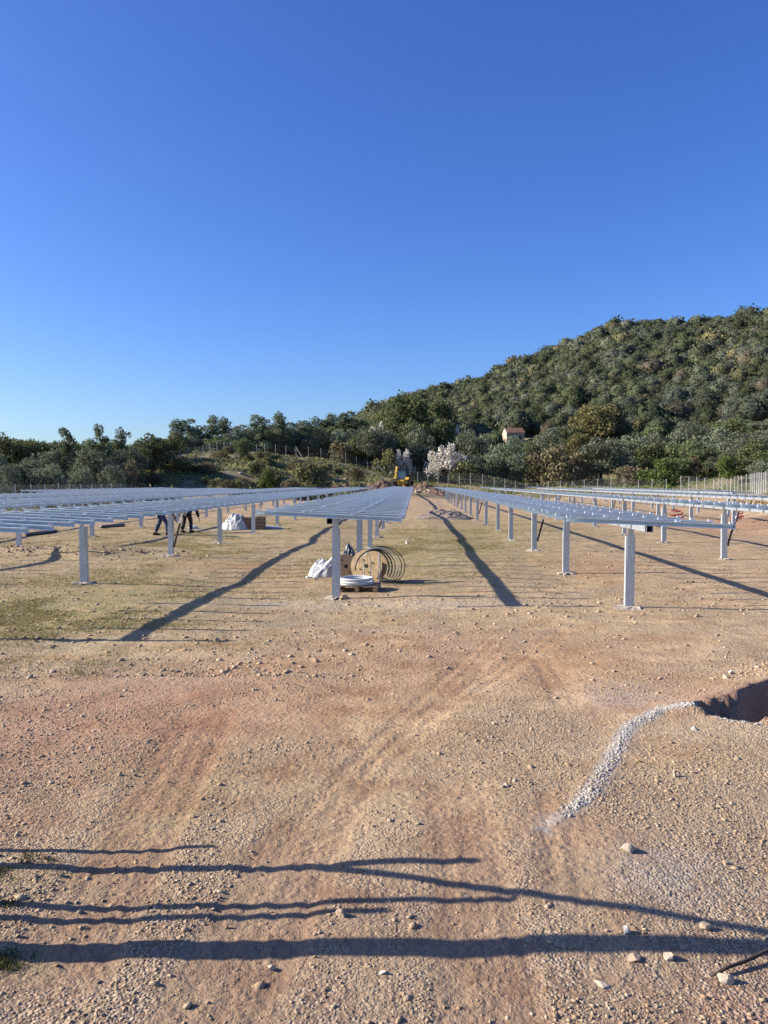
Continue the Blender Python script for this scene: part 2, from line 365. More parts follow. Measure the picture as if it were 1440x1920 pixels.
# ------------------------------------------------------------------ loose stones (stuff) and countable rocks
_ico = bmesh.new(); bmesh.ops.create_icosphere(_ico, subdivisions=1, radius=1); _ico.verts.ensure_lookup_table()
IV = np.array([v.co[:] for v in _ico.verts]); IT = np.array([[v.index for v in f.verts] for f in _ico.faces]); _ico.free()
_oct = np.array([(1, 0, 0), (-1, 0, 0), (0, 1, 0), (0, -1, 0), (0, 0, 1), (0, 0, -1)], float)
OT = np.array([(0, 2, 4), (2, 1, 4), (1, 3, 4), (3, 0, 4), (2, 0, 5), (1, 2, 5), (3, 1, 5), (0, 3, 5)])
def stones_mesh(name, X, Y, S, material, seed, base=IV, tri=IT, sink=.25):
    r = np.random.RandomState(seed); N = len(X)
    sc = S[:, None] * np.stack([r.uniform(.7, 1.3, N), r.uniform(.6, 1.1, N), r.uniform(.3, .62, N)], 1)
    V = base[None] * r.uniform(.6, 1.25, (N, len(base), 1)) * sc[:, None, :]
    a = r.uniform(0, 6.28, N); ca, sa = np.cos(a), np.sin(a)
    tl = r.uniform(-.5, .5, N); V[..., 2] += V[..., 0] * tl[:, None]
    x = V[..., 0] * ca[:, None] - V[..., 1] * sa[:, None]; y = V[..., 0] * sa[:, None] + V[..., 1] * ca[:, None]
    Z = gh(X, Y)
    V = np.stack([x + X[:, None], y + Y[:, None], V[..., 2] + (Z + sc[:, 2] * (.5 - sink))[:, None]], -1).reshape(-1, 3)
    T = (tri[None] + (np.arange(N) * len(base))[:, None, None]).reshape(-1, 3)
    return np_mesh(name, V, None, T, [material])
def stone_mat(name, cols, k=1.0):
    m, nt, n, l, b = mat(name)
    g = n.new('ShaderNodeNewGeometry')
    cr = n.new('ShaderNodeValToRGB'); e = cr.color_ramp.elements
    while len(e) < len(cols): e.new(.5)
    for i, c in enumerate(cols): e[i].position = i / (len(cols) - 1); e[i].color = rgb([v * k for v in c])
    l.new(g.outputs['Random Per Island'], cr.inputs[0])
    f = noise(n, l, g.outputs['Position'], 60, 4, .6)
    l.new(mix(n, l, .35, cr.outputs[0], ramp(n, l, f, .3, .7, (.22, .16, .10), (.47, .37, .26))), b.inputs['Base Color'])
    b.inputs['Roughness'].default_value = .9; b.inputs['Specular IOR Level'].default_value = .2
    bp = n.new('ShaderNodeBump'); bp.inputs['Strength'].default_value = .5; bp.inputs['Distance'].default_value = .01
    l.new(f, bp.inputs['Height']); l.new(bp.outputs[0], b.inputs['Normal'])
    return m
GRAVEL_COLS = [(.30, .20, .13), (.38, .27, .18), (.44, .34, .24), (.52, .43, .33), (.36, .23, .15), (.47, .38, .30), (.33, .28, .24), (.60, .52, .43), (.40, .25, .17)]
m_gravel = stone_mat('gravel_stone', [(a * .80, b * .77, c * .65) for a, b, c in GRAVEL_COLS])
m_grey = stone_mat('crushed_limestone', [(.28, .28, .27), (.46, .46, .44), (.36, .355, .335), (.56, .55, .52), (.23, .225, .215)])
rs = np.random.RandomState(11)
def scatter(N, ymin, ymax, pw, dens=None):
    out = []
    got = 0
    while got < N:
        v = rs.rand(N * 2) ** pw; y = ymin + (ymax - ymin) * v
        x = (rs.rand(N * 2) - .5) * 2 * (.62 * y + .6) - .04 * y
        k = np.ones(len(x), bool) if dens is None else rs.rand(len(x)) < dens(x, y)
        out.append(np.stack([x[k], y[k]], 1)); got += int(k.sum())
    return np.concatenate(out)[:N].T
def patchy(x, y):
    p = np.clip(.42 + 2.4 * vnoise(x, y, 1.1, 20) + 1.5 * vnoise(x, y, .4, 21), .03, 1)
    fm = np.exp(-((x - (-.15)) / .75) ** 2 - ((y - 6.4) / 2.0) ** 2)
    tr = np.zeros_like(x)
    for a, b_, w in TRACKS: tr = np.maximum(tr, sstep(w + .05, w, seg_dist(np.array([a, b_]), x, y)))
    return p * (1 - .8 * fm) * (1 - .85 * tr) * (pit_sd(x, y) < -.03)
X, Y = scatter(76000, 2.5, 9.5, 1.05, patchy)
S = np.clip(.0040 * (rs.pareto(2.6, len(X)) + 1), .004, .017)
link('gravel', stones_mesh('gravel', X, Y, S, m_gravel, 1, _oct, OT), kind='stuff')
X, Y = scatter(3200, 2.5, 9, 1.1, patchy)
S = np.clip(.009 * (rs.pareto(3.2, len(X)) + 1), .009, .028)
link('coarse_gravel', stones_mesh('coarse_gravel', X, Y, S, m_gravel, 2), kind='stuff')
X, Y = scatter(24000, 8.5, 50, 1.7, lambda x, y: np.clip(.5 + 1.5 * vnoise(x, y, 2.2, 22), .08, 1) * (pit_sd(x, y) < -.05))
S = np.clip(.011 * (rs.pareto(2.5, len(X)) + 1), .011, .055)
link('site_gravel', stones_mesh('site_gravel', X, Y, S, m_gravel, 3, _oct, OT), kind='stuff')
# grey crushed stone along the back-filled cable trench
t = rs.rand(3400) * (len(GRAV) - 1); t = t[rs.rand(len(t)) < np.clip(.12 + t / 3.2, 0, 1)]; i = t.astype(int); fr = (t - i)[:, None]
P = GRAV[i] * (1 - fr) + GRAV[i + 1] * fr + rs.normal(0, 1, (len(t), 2)) * (.022 + .022 * rs.rand(len(t)) ** 3)[:, None] * (1 + .6 * (rs.rand(len(t)) > .85))[:, None]
pp = np.stack([3.75 + rs.normal(0, .32, 2600), 7.15 + rs.normal(0, .26, 2600)], 1); pp = pp[pit_sd(pp[:, 0], pp[:, 1]) > .03]
pq = np.stack([3.0 + rs.normal(0, .22, 900), 7.05 - rs.normal(0, .22, 900) * .7 + .0], 1); pq = pq[np.abs(pit_sd(pq[:, 0], pq[:, 1])) < .12]
P = np.vstack([P, pp, pq])
link('crushed_stone', stones_mesh('crushed_stone', P[:, 0], P[:, 1], np.clip(.0065 * (rs.pareto(3, len(P)) + 1), .006, .02), m_grey, 4, _oct, OT), kind='stuff')
# spoil heaps' clods
P = []
for (cx, cy, sx, sy, hh) in SPOIL: P.append(np.stack([cx + rs.normal(0, sx * .7, 420), cy + rs.normal(0, sy * .7, 420)], 1))
P = np.vstack(P)
link('soil_clods', stones_mesh('soil_clods', P[:, 0], P[:, 1], np.clip(.022 * (rs.pareto(3, len(P)) + 1), .022, .09), stone_mat('clod', [(.24, .18, .125), (.29, .22, .16), (.20, .14, .09)]), 5), kind='stuff')

def rock(px, py, wpx, label, cols=None, seed=0, squash=.6, long=1.0, group=None, name='rock'):
    p = at(px, py); s = wpx * np.linalg.norm(p - [0, 0, EYE]) / F / 2
    bm = bmesh.new(); bmesh.ops.create_icosphere(bm, subdivisions=2, radius=1); r = random.Random(seed)
    pl = [(Vector((r.uniform(-1, 1), r.uniform(-1, 1), r.uniform(-.7, 1))).normalized(), r.uniform(.38, .75)) for _ in range(13)]
    for v in bm.verts:
        for nrm, d in pl:
            k = v.co.dot(nrm) - d
            if k > 0: v.co -= nrm * k
        v.co += Vector((r.uniform(-1, 1), r.uniform(-1, 1), r.uniform(-1, 1))) * .03
        v.co.x *= s * 1.25 * long; v.co.y *= s; v.co.z *= s * squash * 1.3
    me = bpy.data.meshes.new(name); bm.to_mesh(me); bm.free(); me.materials.append(cols or m_rock)
    z = G(p[0], p[1])
    return link(name, me, None, (p[0], p[1], z + s * squash * .55), (r.uniform(-.15, .15), r.uniform(-.15, .15), r.uniform(-.5, .5)), label=label, category='stone', group=group)
m_rock = stone_mat('pale_rock', [(.44, .36, .27), (.48, .41, .32)])
m_white = stone_mat('white_rock', [(.50, .47, .42), (.54, .51, .47)])
m_brown = stone_mat('brown_rock', [(.30, .22, .15), (.34, .26, .18)])
rock(1174, 1602, 30, 'pale angular stone lying alone on the tan soil just left of its own dark shadow', m_rock, 1, .62)
rock(640, 1722, 22, 'tan stone standing alone between two long thin shadows', m_brown, 2, .75, .8)
rock(1176, 1756, 18, 'white rounded pebble on the lower edge of the thick shadow', m_white, 3, .8, .8)
rock(1362, 1840, 30, 'pale stone at the end of the dark stick', m_rock, 4, .6)
rock(1265, 1458, 11, 'small upright pale block standing right of the grey gravel line', m_rock, 5, 1.3, .7)
rock(1301, 1375, 12, 'small whitish stone just below the pit', m_white, 6, .6)
rock(1320, 1742, 22, 'brown stone lying inside the thick shadow', m_brown, 7, .7)
rock(1252, 1800, 20, 'broken tan stone lying beside a dark hollow near the stick', m_rock, 8, .7)
rock(1190, 1805, 24, 'flat brown stone half sunk in gravel below the white pebble', m_brown, 9, .4)
rock(1130, 1848, 26, 'thin slab of pale stone lying flat in coarse gravel', m_rock, 10, .22)
rock(1175, 1540, 12, 'small dark broken clod right of the tyre track', m_brown, 11, .7)
rock(717, 1828, 14, 'pale chip of stone in the bottom middle gravel', m_white, 12, .5)
rock(508, 1818, 14, 'yellowish chip of stone left of the bottom middle gravel', m_rock, 13, .6)
rock(1370, 1272, 12, 'grey stone lying on the soil above the pit', m_white, 14, .7)
rock(408, 1202, 12, 'reddish clod lying at the end of the thin rail shadow', m_brown, 15, .8)
rock(763, 1019, 9, 'white stone lying on the green patch between the rows', m_white, 16, .8)
rock(645, 1119, 20, 'broken orange clay lump at the foot of the nearest middle post', stone_mat('clay', [(.45, .27, .14), (.5, .3, .16)]), 17, .6, 1.2)

# stick lying at the lower right corner
a, b_ = at(1335, 1834), at(1480, 1775)
mb = MB(); pts = [Vector((a[0] + (b_[0] - a[0]) * k / 5, a[1] + (b_[1] - a[1]) * k / 5, 0)) for k in range(6)]
for k, p in enumerate(pts): p.z = G(p.x, p.y) + .014 + .006 * k + .004 * math.sin(k * 2.1)
mb.tube(pts, [.007, .008, .009, .009, .009, .008], 6)
mb.build('stick', simple('dark_stick', (.05, .035, .025), .9), smooth=True, label='dark bare stick lying on gravel beside a pale stone', category='stick')

# ------------------------------------------------------------------ solar trackers
def galv(name, col, rough, metal=.75):
    m, nt, n, l, b = mat(name)
    g = n.new('ShaderNodeNewGeometry').outputs['Position']
    v = n.new('ShaderNodeTexVoronoi'); v.inputs['Scale'].default_value = 28; l.new(g, v.inputs['Vector'])
    s = n.new('ShaderNodeSeparateColor'); l.new(v.outputs['Color'], s.inputs[0])
    c = ramp(n, l, s.outputs[0], 0, 1, [x * .88 for x in col], [min(1, x * 1.08) for x in col])
    c = mix(n, l, ramp(n, l, noise(n, l, g, 5, 5, .7), .55, .75), c, [x * .78 for x in col])
    l.new(c, b.inputs['Base Color']); b.inputs['Metallic'].default_value = metal
    l.new(ramp(n, l, s.outputs[1], 0, 1, (rough - .07,) * 3, (rough + .08,) * 3), b.inputs['Roughness'])
    return m
m_post = galv('galvanised_post', (.48, .535, .555), .5, .55)
m_rail = galv('galvanised_rail', (.66, .765, .785), .42, .38)
m_tube = galv('galvanised_tube', (.40, .425, .46), .5, .6)
m_clamp = galv('bright_clamp', (.82, .83, .84), .32, .6)
m_black = simple('black_paint', (.018, .018, .02), .45)
m_conc = simple('concrete', (.37, .32, .26), .95, 0, .28, 9, .8)
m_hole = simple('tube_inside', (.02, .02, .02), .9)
PITCH_R, RAIL_L, TILT = .83, 2.65, R(2.6)
# a hat-section rail with its two lips, long axis X
hat = [(-.040, 0), (.040, 0), (.040, .076), (-.040, .076), (-.040, .060), (-.036, .060), (-.036, .072), (.036, .072), (.036, .004), (-.036, .004), (-.036, .014), (-.040, .014)]
mb = MB()
def rail_geo(mb, M=None):
    n = len(hat); vs = [Vector((x, u, v)) for x in (-RAIL_L / 2, RAIL_L / 2) for u, v in hat]
    if M: vs = [M @ p for p in vs]
    fs = [(k, k + n, (k + 1) % n + n, (k + 1) % n) for k in range(n)]
    for o in (0, n):
        for q in ((0, 1, 8, 9), (1, 2, 7, 8), (2, 3, 6, 7), (3, 4, 5, 6), (0, 9, 10, 11)):
            fs.append(tuple(o + i for i in (q if o else q[::-1])))
    mb.add(vs, fs)
rail_geo(mb); RAIL = mb.mesh('rail', m_rail)
def clamp_geo(mb, M, r):
    for x in (-RAIL_L / 2 + .03, -.47, .44, RAIL_L / 2 - .04):
        rot = Matrix.Rotation(r.uniform(-.5, -.15), 3, 'Y') @ Matrix.Rotation(r.uniform(-.2, .2), 3, 'X')
        mb.box(M @ Vector((x, 0, .084)), (.085, .05, .012), rot)
        mb.box(M @ Vector((x - .03, 0, .096)), (.012, .045, .035))
# post: cold-formed C section, web towards the near end of the row, slots near its head
def c_post(hgt, ext):
    mb = MB(); w, fl, t = .155, .11, .006
    prof = [(-w / 2, 0), (w / 2, 0), (w / 2, fl), (w / 2 - .022, fl), (w / 2 - .022, fl - t), (w / 2 - t, fl - t), (w / 2 - t, t),
            (-w / 2 + t, t), (-w / 2 + t, fl - t), (-w / 2 + .022, fl - t), (-w / 2 + .022, fl), (-w / 2, fl)]
    n = len(prof); vs = [(x, y, z) for z in (-ext, hgt) for x, y in prof]
    fs = [(k, (k + 1) % n, (k + 1) % n + n, k + n) for k in range(n)]
    for o in (0, n):
        for q in ((0, 1, 6, 7), (1, 2, 5, 6), (2, 3, 4, 5), (0, 7, 8, 11), (8, 9, 10, 11)): fs.append(tuple(o + i for i in q))
    mb.add(vs, fs); mb.cur = 1
    for sx in (-.036, .036):
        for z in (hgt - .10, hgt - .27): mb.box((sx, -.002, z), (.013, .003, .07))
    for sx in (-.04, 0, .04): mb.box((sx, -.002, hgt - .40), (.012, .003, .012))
    return mb.mesh('post', [m_post, m_hole])
def bracket(hgt, top):
    mb = MB()
    mb.prism([(-.055, hgt - .42), (.055, hgt - .42), (.055, hgt + .01), (.048, top - .10), (.062, top - .062), (-.062, top - .062), (-.048, top - .10), (-.055, hgt + .01)], 'y', -.012, -.004)
    for x in (-.035, .035):
        for z in (hgt - .35, hgt - .06): mb.tube([(x, -.024, z), (x, -.004, z)], .014, 6)
    for y in (-.03, .04): mb.lathe([(.095, -.02), (.095, .02), (.07, .02), (.07, -.02), (.095, -.02)], 14, Matrix.Translation((0, y, top)) @ Matrix.Rotation(R(90), 4, 'X'))
    mb.tube([(-.10, .005, top - .02), (-.06, .005, top - .02)], .018, 6); mb.tube([(.06, .005, top - .02), (.10, .005, top - .02)], .018, 6)
    return mb.mesh('bearing_bracket', m_post)
def footing(seed):
    r = random.Random(seed); mb = MB(); n = 18; vs = [(0, 0, .035)]
    for ring, (k, z) in enumerate(((.11, .03), (.17, .012), (.24, -.06))):
        for i in range(n):
            a = 2 * math.pi * i / n; q = k * r.uniform(.6, 1.45)
            vs.append((q * math.cos(a) * 1.25, q * math.sin(a), z + r.uniform(-.015, .02) * (ring < 2)))
    fs = [(0, 1 + i, 1 + (i + 1) % n) for i in range(n)]
    for ring in range(2):
        for i in range(n): fs.append((1 + ring * n + i, 1 + (ring + 1) * n + i, 1 + (ring + 1) * n + (i + 1) % n, 1 + ring * n + (i + 1) % n))
    mb.add(vs, fs); return mb.mesh('concrete_footing', m_conc)
def damper_geo():
    a, b_ = Vector((.10, .03, .42)), Vector((.40, .03, 1.50)); d = b_ - a
    mb = MB(); mb.tube([a, a + d * .62], .030, 8); mb.tube([a - d * .03, a + d * .02], .018, 6)
    mb2 = MB(); mb2.tube([a + d * .62, b_], .017, 8); mb2.box(b_, (.05, .05, .06)); mb.box(a, (.07, .05, .06))
    return mb.mesh('damper', m_black), mb2.mesh('piston_rod', m_clamp)
DAMP, ROD = damper_geo()
TOP = 1.51
POST, BRACK, FEET = c_post(1.31, .25), bracket(1.31, TOP), [footing(i) for i in range(5)]
def tracker(X, y0, y1, p0, step, dz, label, damp=(), dev=0.0):
    r = random.Random(int(X * 10) + 500)
    root = thing('solar_tracker', (X, y0, dz), label, 'solar tracker', 'rows of bare solar trackers')
    mb = MB(); w = .052                    # hollow square tube
    o4 = [(-w, -w), (w, -w), (w, w), (-w, w)]; k4 = [(u * .9, v * .9) for u, v in o4]
    L = y1 - y0
    vs = [(u, y, TOP + v) for y in (0, L) for u, v in o4] + [(u, y, TOP + v) for y in (0, L) for u, v in k4]
    fs = [(k, (k + 1) % 4, (k + 1) % 4 + 4, k + 4) for k in range(4)] + [(8 + k, 12 + k, 12 + (k + 1) % 4, 8 + (k + 1) % 4) for k in range(4)]
    for e in (0, 4): fs += [(e + k, e + 8 + k, e + 8 + (k + 1) % 4, e + (k + 1) % 4) for k in range(4)]
    mb.add(vs, fs); mb.build('torque_tube', m_tube, root)
    y = p0; i = 0
    while y < y1 - .3:
        px = X + r.uniform(-.04, .04) + dev
        po = link('post', POST, root, (px - X, y - y0, 0), (0, r.uniform(-.006, .006), r.uniform(-.05, .05)))
        link('bearing_bracket', BRACK, po)
        link('concrete_footing', FEET[i % 5], po, (0, 0, G(px, y) - dz), (0, 0, r.uniform(0, 6)))
        if i in damp or (i > 5 and i % 4 == (damp[0] if damp else 2) % 4):
            d = link('damper', DAMP, po); link('piston_rod', ROD, d)
        y += step * r.uniform(.985, 1.015); i += 1
    far = MB(); cl = MB(); k = 0; y = y0 + .05
    while y < y1:
        jx = r.uniform(-.025, .025); jt = TILT + r.uniform(-.006, .006)
        M = Matrix.Translation((jx, y - y0, TOP + w + .003)) @ Matrix.Rotation(jt, 4, 'Y') @ Matrix.Rotation(r.uniform(-.003, .003), 4, 'Z')
        if y < 52: ob = link('rail', RAIL, root); ob.matrix_local = M
        else: rail_geo(far, M)
        clamp_geo(cl, M, r); y += PITCH_R; k += 1
    if far.v: far.build('rail', m_rail, root, kind='stuff')
    cl.build('clamp', m_clamp, root, kind='stuff')
    return root
tracker(-1.53, 13.75, 108, 14.81, 5.4, 0, 'middle bare tracker row running straight away, cable reels lying under its near end', (3,), .03)
tracker(3.75, 12.45, 99, 13.62, 5.4, -.05, 'bare tracker row whose near end shows an open square tube right of its first post', (2,), .0)
tracker(9.0, 11.8, 92, 12.0, 5.35, -.03, 'bare tracker row crossing behind the nearest right row, with a black damper at its post', (2,), .0)
tracker(14.7, 14.0, 93, 14.4, 5.4, 0, 'bare tracker row between the red soil and the outermost right row', (4,))
tracker(20.3, 50, 89, 50.6, 5.4, .02, 'outermost bare tracker row on the right, ending beside the mesh fence', (3,))
tracker(-7.2, 10.55, 111, 10.6, 5.78, -.075, 'bare tracker row on the left with stepped rail ends, two workers behind it', (2,), .05)
tracker(-13.2, 13.5, 107, 13.7, 5.75, -.07, 'second bare tracker row left of the middle one, behind the workers', (5,))
tracker(-18.9, 18, 80, 18.4, 5.75, -.03, 'third bare tracker row left of the middle one, near the tree line', (5,))
tracker(-24.5, 49.5, 78, 50, 5.75, .02, 'short outermost tracker row on the left, against the fence and trees', (2,))

# ------------------------------------------------------------------ fences
m_fpost = simple('fence_steel', (.50, .50, .49), .6, .3, .12, 8)
m_wire = simple('fence_wire', (.30, .31, .31), .6, .4, .05, 5)
def fence(path, label, step=2.1, hh=2.15, braces=(), pr=.03, wr_=.0022):
    path = [Vector((p[0], p[1], 0)) for p in path]
    root = thing('wire_fence', (path[0].x, path[0].y, H(path[0].x, path[0].y)), label, 'fence')
    base = root.location.copy()
    me = MB(); me.tube([(0, 0, -.3), (0, 0, hh)], pr, 6); me.box((0, 0, hh + .01), (pr * 2.2, pr * 2.2, .02)); PM = me.mesh('fence_post', m_fpost)
    pts = []
    for a, b_ in zip(path[:-1], path[1:]):
        L = (b_ - a).length; k = max(1, round(L / step))
        for i in range(k): pts.append(a.lerp(b_, i / k))
    pts.append(path[-1]); r = random.Random(len(pts))
    for p in pts: p.z = H(p.x, p.y)
    for p in pts: link('fence_post', PM, root, p - base, (r.uniform(-.03, .03), r.uniform(-.03, .03), 0))
    net = MB(); V = []; T = []
    def wire(p, q, w=wr_):
        d = q - p; s = Vector((d.y, -d.x, 0)); s = s.normalized() * w if s.length > 1e-6 else Vector((w, 0, 0)); n = d.cross(s).normalized() * w
        o = len(V); V.extend([p + n, p - n * .5 + s * .87, p - n * .5 - s * .87, q + n, q - n * .5 + s * .87, q - n * .5 - s * .87])
        T.extend([(o, o + 1, o + 4, o + 3), (o + 1, o + 2, o + 5, o + 4), (o + 2, o, o + 3, o + 5)])
    for a, b_ in zip(pts[:-1], pts[1:]):
        a0, b0 = a - base, b_ - base; Lh = (b0 - a0).length; n = max(3, int(Lh / .16)); up = Vector((0, 0, 1)); d = hh - .1; e = 12
        for z in (.05, hh * .5, hh - .06): wire(a0 + up * z, b0 + up * z, .004)
        for i in range(n):
            for sgn in (1, -1):
                t0, t1 = i / n, i / n + sgn * 1.0
                z0, z1 = .05, hh - .06
                if t1 > 1: z1 = z0 + (z1 - z0) * (1 - t0) / (t1 - t0); t1 = 1
                if t1 < 0: z1 = z0 + (z1 - z0) * t0 / (t0 - t1); t1 = 0
                wire(a0.lerp(b0, t0) + up * z0, a0.lerp(b0, t1) + up * z1)
                z0b = hh - .06; z1b = .05; t0, t1 = i / n, i / n - sgn * 1.0
                if t1 > 1: z1b = z0b + (z1b - z0b) * (1 - t0) / (t1 - t0); t1 = 1
                if t1 < 0: z1b = z0b + (z1b - z0b) * t0 / (t0 - t1); t1 = 0
                wire(a0.lerp(b0, t0) + up * z0b, a0.lerp(b0, t1) + up * z1b)
    link('wire_mesh', np_mesh('wire_mesh', [tuple(v) for v in V], T, mats=[m_wire]), root, kind='stuff')
    for (bx, by, dx, dy) in braces:
        k = min(pts, key=lambda p: (p.x - bx) ** 2 + (p.y - by) ** 2); e = Vector((k.x + dx, k.y + dy, H(k.x + dx, k.y + dy)))
        mb = MB(); mb.tube([e - base, k - base + Vector((0, 0, 1.9))], pr * 1.15, 6); mb.build('brace', m_fpost, root)
    return root
fence([(-28.6, 20), (-28.7, 50), (-28.7, 74), (-29.5, 79)], 'straight mesh fence of thin pale posts before the dark trees on the left', hh=2.15)
fence([(-36.2, 107), (-37, 112), (-31.3, 130), (-26.8, 137), (-21.5, 139), (-12.6, 140), (-6.6, 140)], 'mesh fence climbing over the scrubby bank, pale posts under the skyline trees',
      braces=[(-21.5, 139, 1.4, -.8), (-6.6, 140, 1.9, -.6), (-6.6, 140, -2.1, -.2)])
fence([(-4.6, 139.8), (.5, 139), (5.9, 138), (13.6, 133), (25, 124), (37, 115)], 'mesh fence along the foot of the wooded hill, behind the yellow digger and white blossom',
      braces=[(25, 124, 1.7, -.3)])
fence([(38.5, 113.3), (39.6, 104), (38.6, 97), (35.9, 84), (28.6, 62), (26, 48)], 'mesh fence coming nearer on the right, tall posts with grey netting', braces=[(39.6, 104, 1.6, -1.2)], pr=.032, wr_=.0018)

# gate posts that stand just outside the frame and throw the long shadows
root = thing('gate_frame', (-2.9, 3.6, G(-2.9, 3.6)), 'gate frame at the left edge casting long post and brace shadows over the gravel', 'gate')
def rel(x, y, z): return (x + 2.9, y - 3.6, z - root.location.z + G(x, y))
for (x, y, hgt, rad) in ((-2.75, 3.40, 2.3, .072), (-2.85, 4.20, 1.45, .036), (-2.8, 3.80, 1.5, .028), (-2.95, 3.66, 1.25, .028), (-2.9, 4.36, .72, .022)):
    mb = MB(); mb.tube([rel(x, y, -.25), rel(x, y + (.15 if hgt > 2 else .09), hgt * .5), rel(x + .01, y + (.30 if hgt > 2 else .20), hgt)], [rad, rad, rad * .92], 8); mb.build('gate_post', m_fpost, root, smooth=True)
mb = MB(); mb.tube([rel(-2.85, 4.36, .95), rel(-2.75, 3.74, 2.1)], .034, 8); mb.build('brace', m_fpost, root, smooth=True)

# ------------------------------------------------------------------ cable reels, coils and pallet under the middle row
m_ply = simple('reel_plywood', (.50, .36, .19), .7, 0, .16, 9, .2)
m_wood = simple('pallet_wood', (.30, .20, .12), .85, 0, .2, 20, .3)
m_cable = simple('black_cable', (.035, .035, .04), .5)
m_gcable = simple('grey_cable', (.42, .43, .45), .5)
m_coil = simple('white_hose', (.56, .58, .58), .45, 0, .08)
m_film = simple('white_film', (.47, .485, .49), .45, 0, .14, 6)
def reel(px, py, dia, rz, lean, label, width=.36, holes=True):
    p = at(px, py); z = G(p[0], p[1]) - .01
    root = thing('cable_reel', (p[0], p[1], z), label, 'cable reel', 'cable reels under the middle row', rz)
    rad = dia / 2
    base = Matrix.Translation((0, 0, rad * math.cos(lean))) @ Matrix.Rotation(-lean, 4, 'X') @ Matrix.Rotation(R(90), 4, 'X')
    for s in (1, -1):
        f = MB(); z0, z1 = (width / 2, width / 2 + .03) if s > 0 else (-width / 2 - .03, -width / 2)
        f.lathe([(.045, z0), (rad, z0), (rad, z1), (.045, z1), (.045, z0)], 32, base)
        fo = f.build('flange', m_ply, root)
        if s > 0 and holes:
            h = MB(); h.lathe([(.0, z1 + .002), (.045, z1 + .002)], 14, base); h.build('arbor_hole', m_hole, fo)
            for k in range(4):
                a = k * math.pi / 2 + .5; h = MB()
                h.lathe([(0, z1 + .012), (.018, z1 + .012), (.018, z1)], 8, base @ Matrix.Translation((.155 * math.cos(a), .155 * math.sin(a), 0)))
                h.build('bolt', m_black, fo)
            for k in (-.16, .02, .17):
                g = MB(); hw = math.sqrt(max(.001, rad * rad - k * k)) - .01
                g.add([base @ Vector(q) for q in ((k - .002, -hw, z1 + .0015), (k + .002, -hw, z1 + .0015), (k + .002, hw, z1 + .0015), (k - .002, hw, z1 + .0015))], [(0, 1, 2, 3)])
                g.build('plank_joint', m_wood, fo)
    d = MB(); d.lathe([(rad * .55, -width / 2), (rad * .55, width / 2)], 24, base); d.build('drum', m_wood, root)
    return root
reel(692, 1090, .72, R(-14), R(8), 'large round wooden cable reel wrapped by loose cable loops')
reel(648, 1084, .56, R(8), R(10), 'smaller wooden cable reel half hidden behind the nearest middle post', .3)
# loose cable looping over the reel
cp = at(716, 1092); cz = G(cp[0], cp[1])
root = thing('cable_coil', (cp[0], cp[1], cz), 'loose black and grey cable loops springing over the large reel', 'cable')
for k in range(6):
    rr = random.Random(k); mb = MB(); pts = []
    R0 = .37 + .014 * k; cx = -.20 + .034 * k
    for i in range(31):
        t = -.50 - .06 * k + i / 30 * (math.pi * (.98 if k else 1.12) + .2)
        pts.append((cx + R0 * math.cos(t) * (.97 + .05 * k), -.02 + .035 * k - (.30 if k < 2 else 0) * sstep(1.2, 2.9, t) + .02 * math.sin(2 * t + k), max(.012, .34 + R0 * math.sin(t) * 1.02)))
    mb.tube(pts, .016 if k < 2 else .010, 6); mb.build('cable', m_cable if k != 3 else m_gcable, root, smooth=True)
for k in range(2):
    mb = MB(); mb.tube([(-.30 + .16 * k - .08 * math.cos(t) + .10 * (1 + math.cos(t)) * k, -.30 - .03 * k, .36 + .33 * math.sin(t)) for t in [-.9 + 2.5 * math.pi * i / 40 for i in range(31)]], .010, 6)
    mb.build('cable', m_gcable, root, smooth=True)
mb = MB(); mb.tube([(.2 + .28 * math.cos(t), .0 + .2 * math.sin(t), .015) for t in [2 * math.pi * i / 24 for i in range(25)]], .013, 6, False); mb.build('cable', m_cable, root, smooth=True)
# pallet with the white hose coils
pp = at(673, 1103); pz = G(pp[0], pp[1])
pal = thing('pallet', (pp[0], pp[1], pz), 'small worn wooden pallet under the white coils', 'pallet', None, R(-4))
for k in range(5): mb = MB(); mb.box((0, -.26 + k * .14, .118), (.86, .105, .018)); mb.build('deck_board', m_wood, pal)
for k in range(3): mb = MB(); mb.box((-.38 + .38 * k, .02, .062), (.085, .66, .09)); mb.build('bearer', m_wood, pal)
coil = thing('hose_coil', (pp[0] - .06, pp[1] + .02, pz + .128), 'stack of white hose coils lying on the small pallet', 'hose coil')
for k in range(4):
    mb = MB(); R0 = .34 + (.03 if k % 2 else 0) - .008 * k
    mb.tube([(R0 * math.cos(t), R0 * math.sin(t) * .92, .022 + .034 * k + .004 * math.sin(3 * t + k)) for t in [2 * math.pi * i / 32 for i in range(33)]], .021, 8, False)
    mb.build('hose_loop', m_coil, coil, smooth=True)
for k in range(3):
    mb = MB(); R0 = .28 - .05 * k
    mb.tube([(R0 * math.cos(t), R0 * math.sin(t) * .92, .026) for t in [2 * math.pi * i / 28 for i in range(29)]], .021, 8, False); mb.build('hose_loop', m_coil, coil, smooth=True)
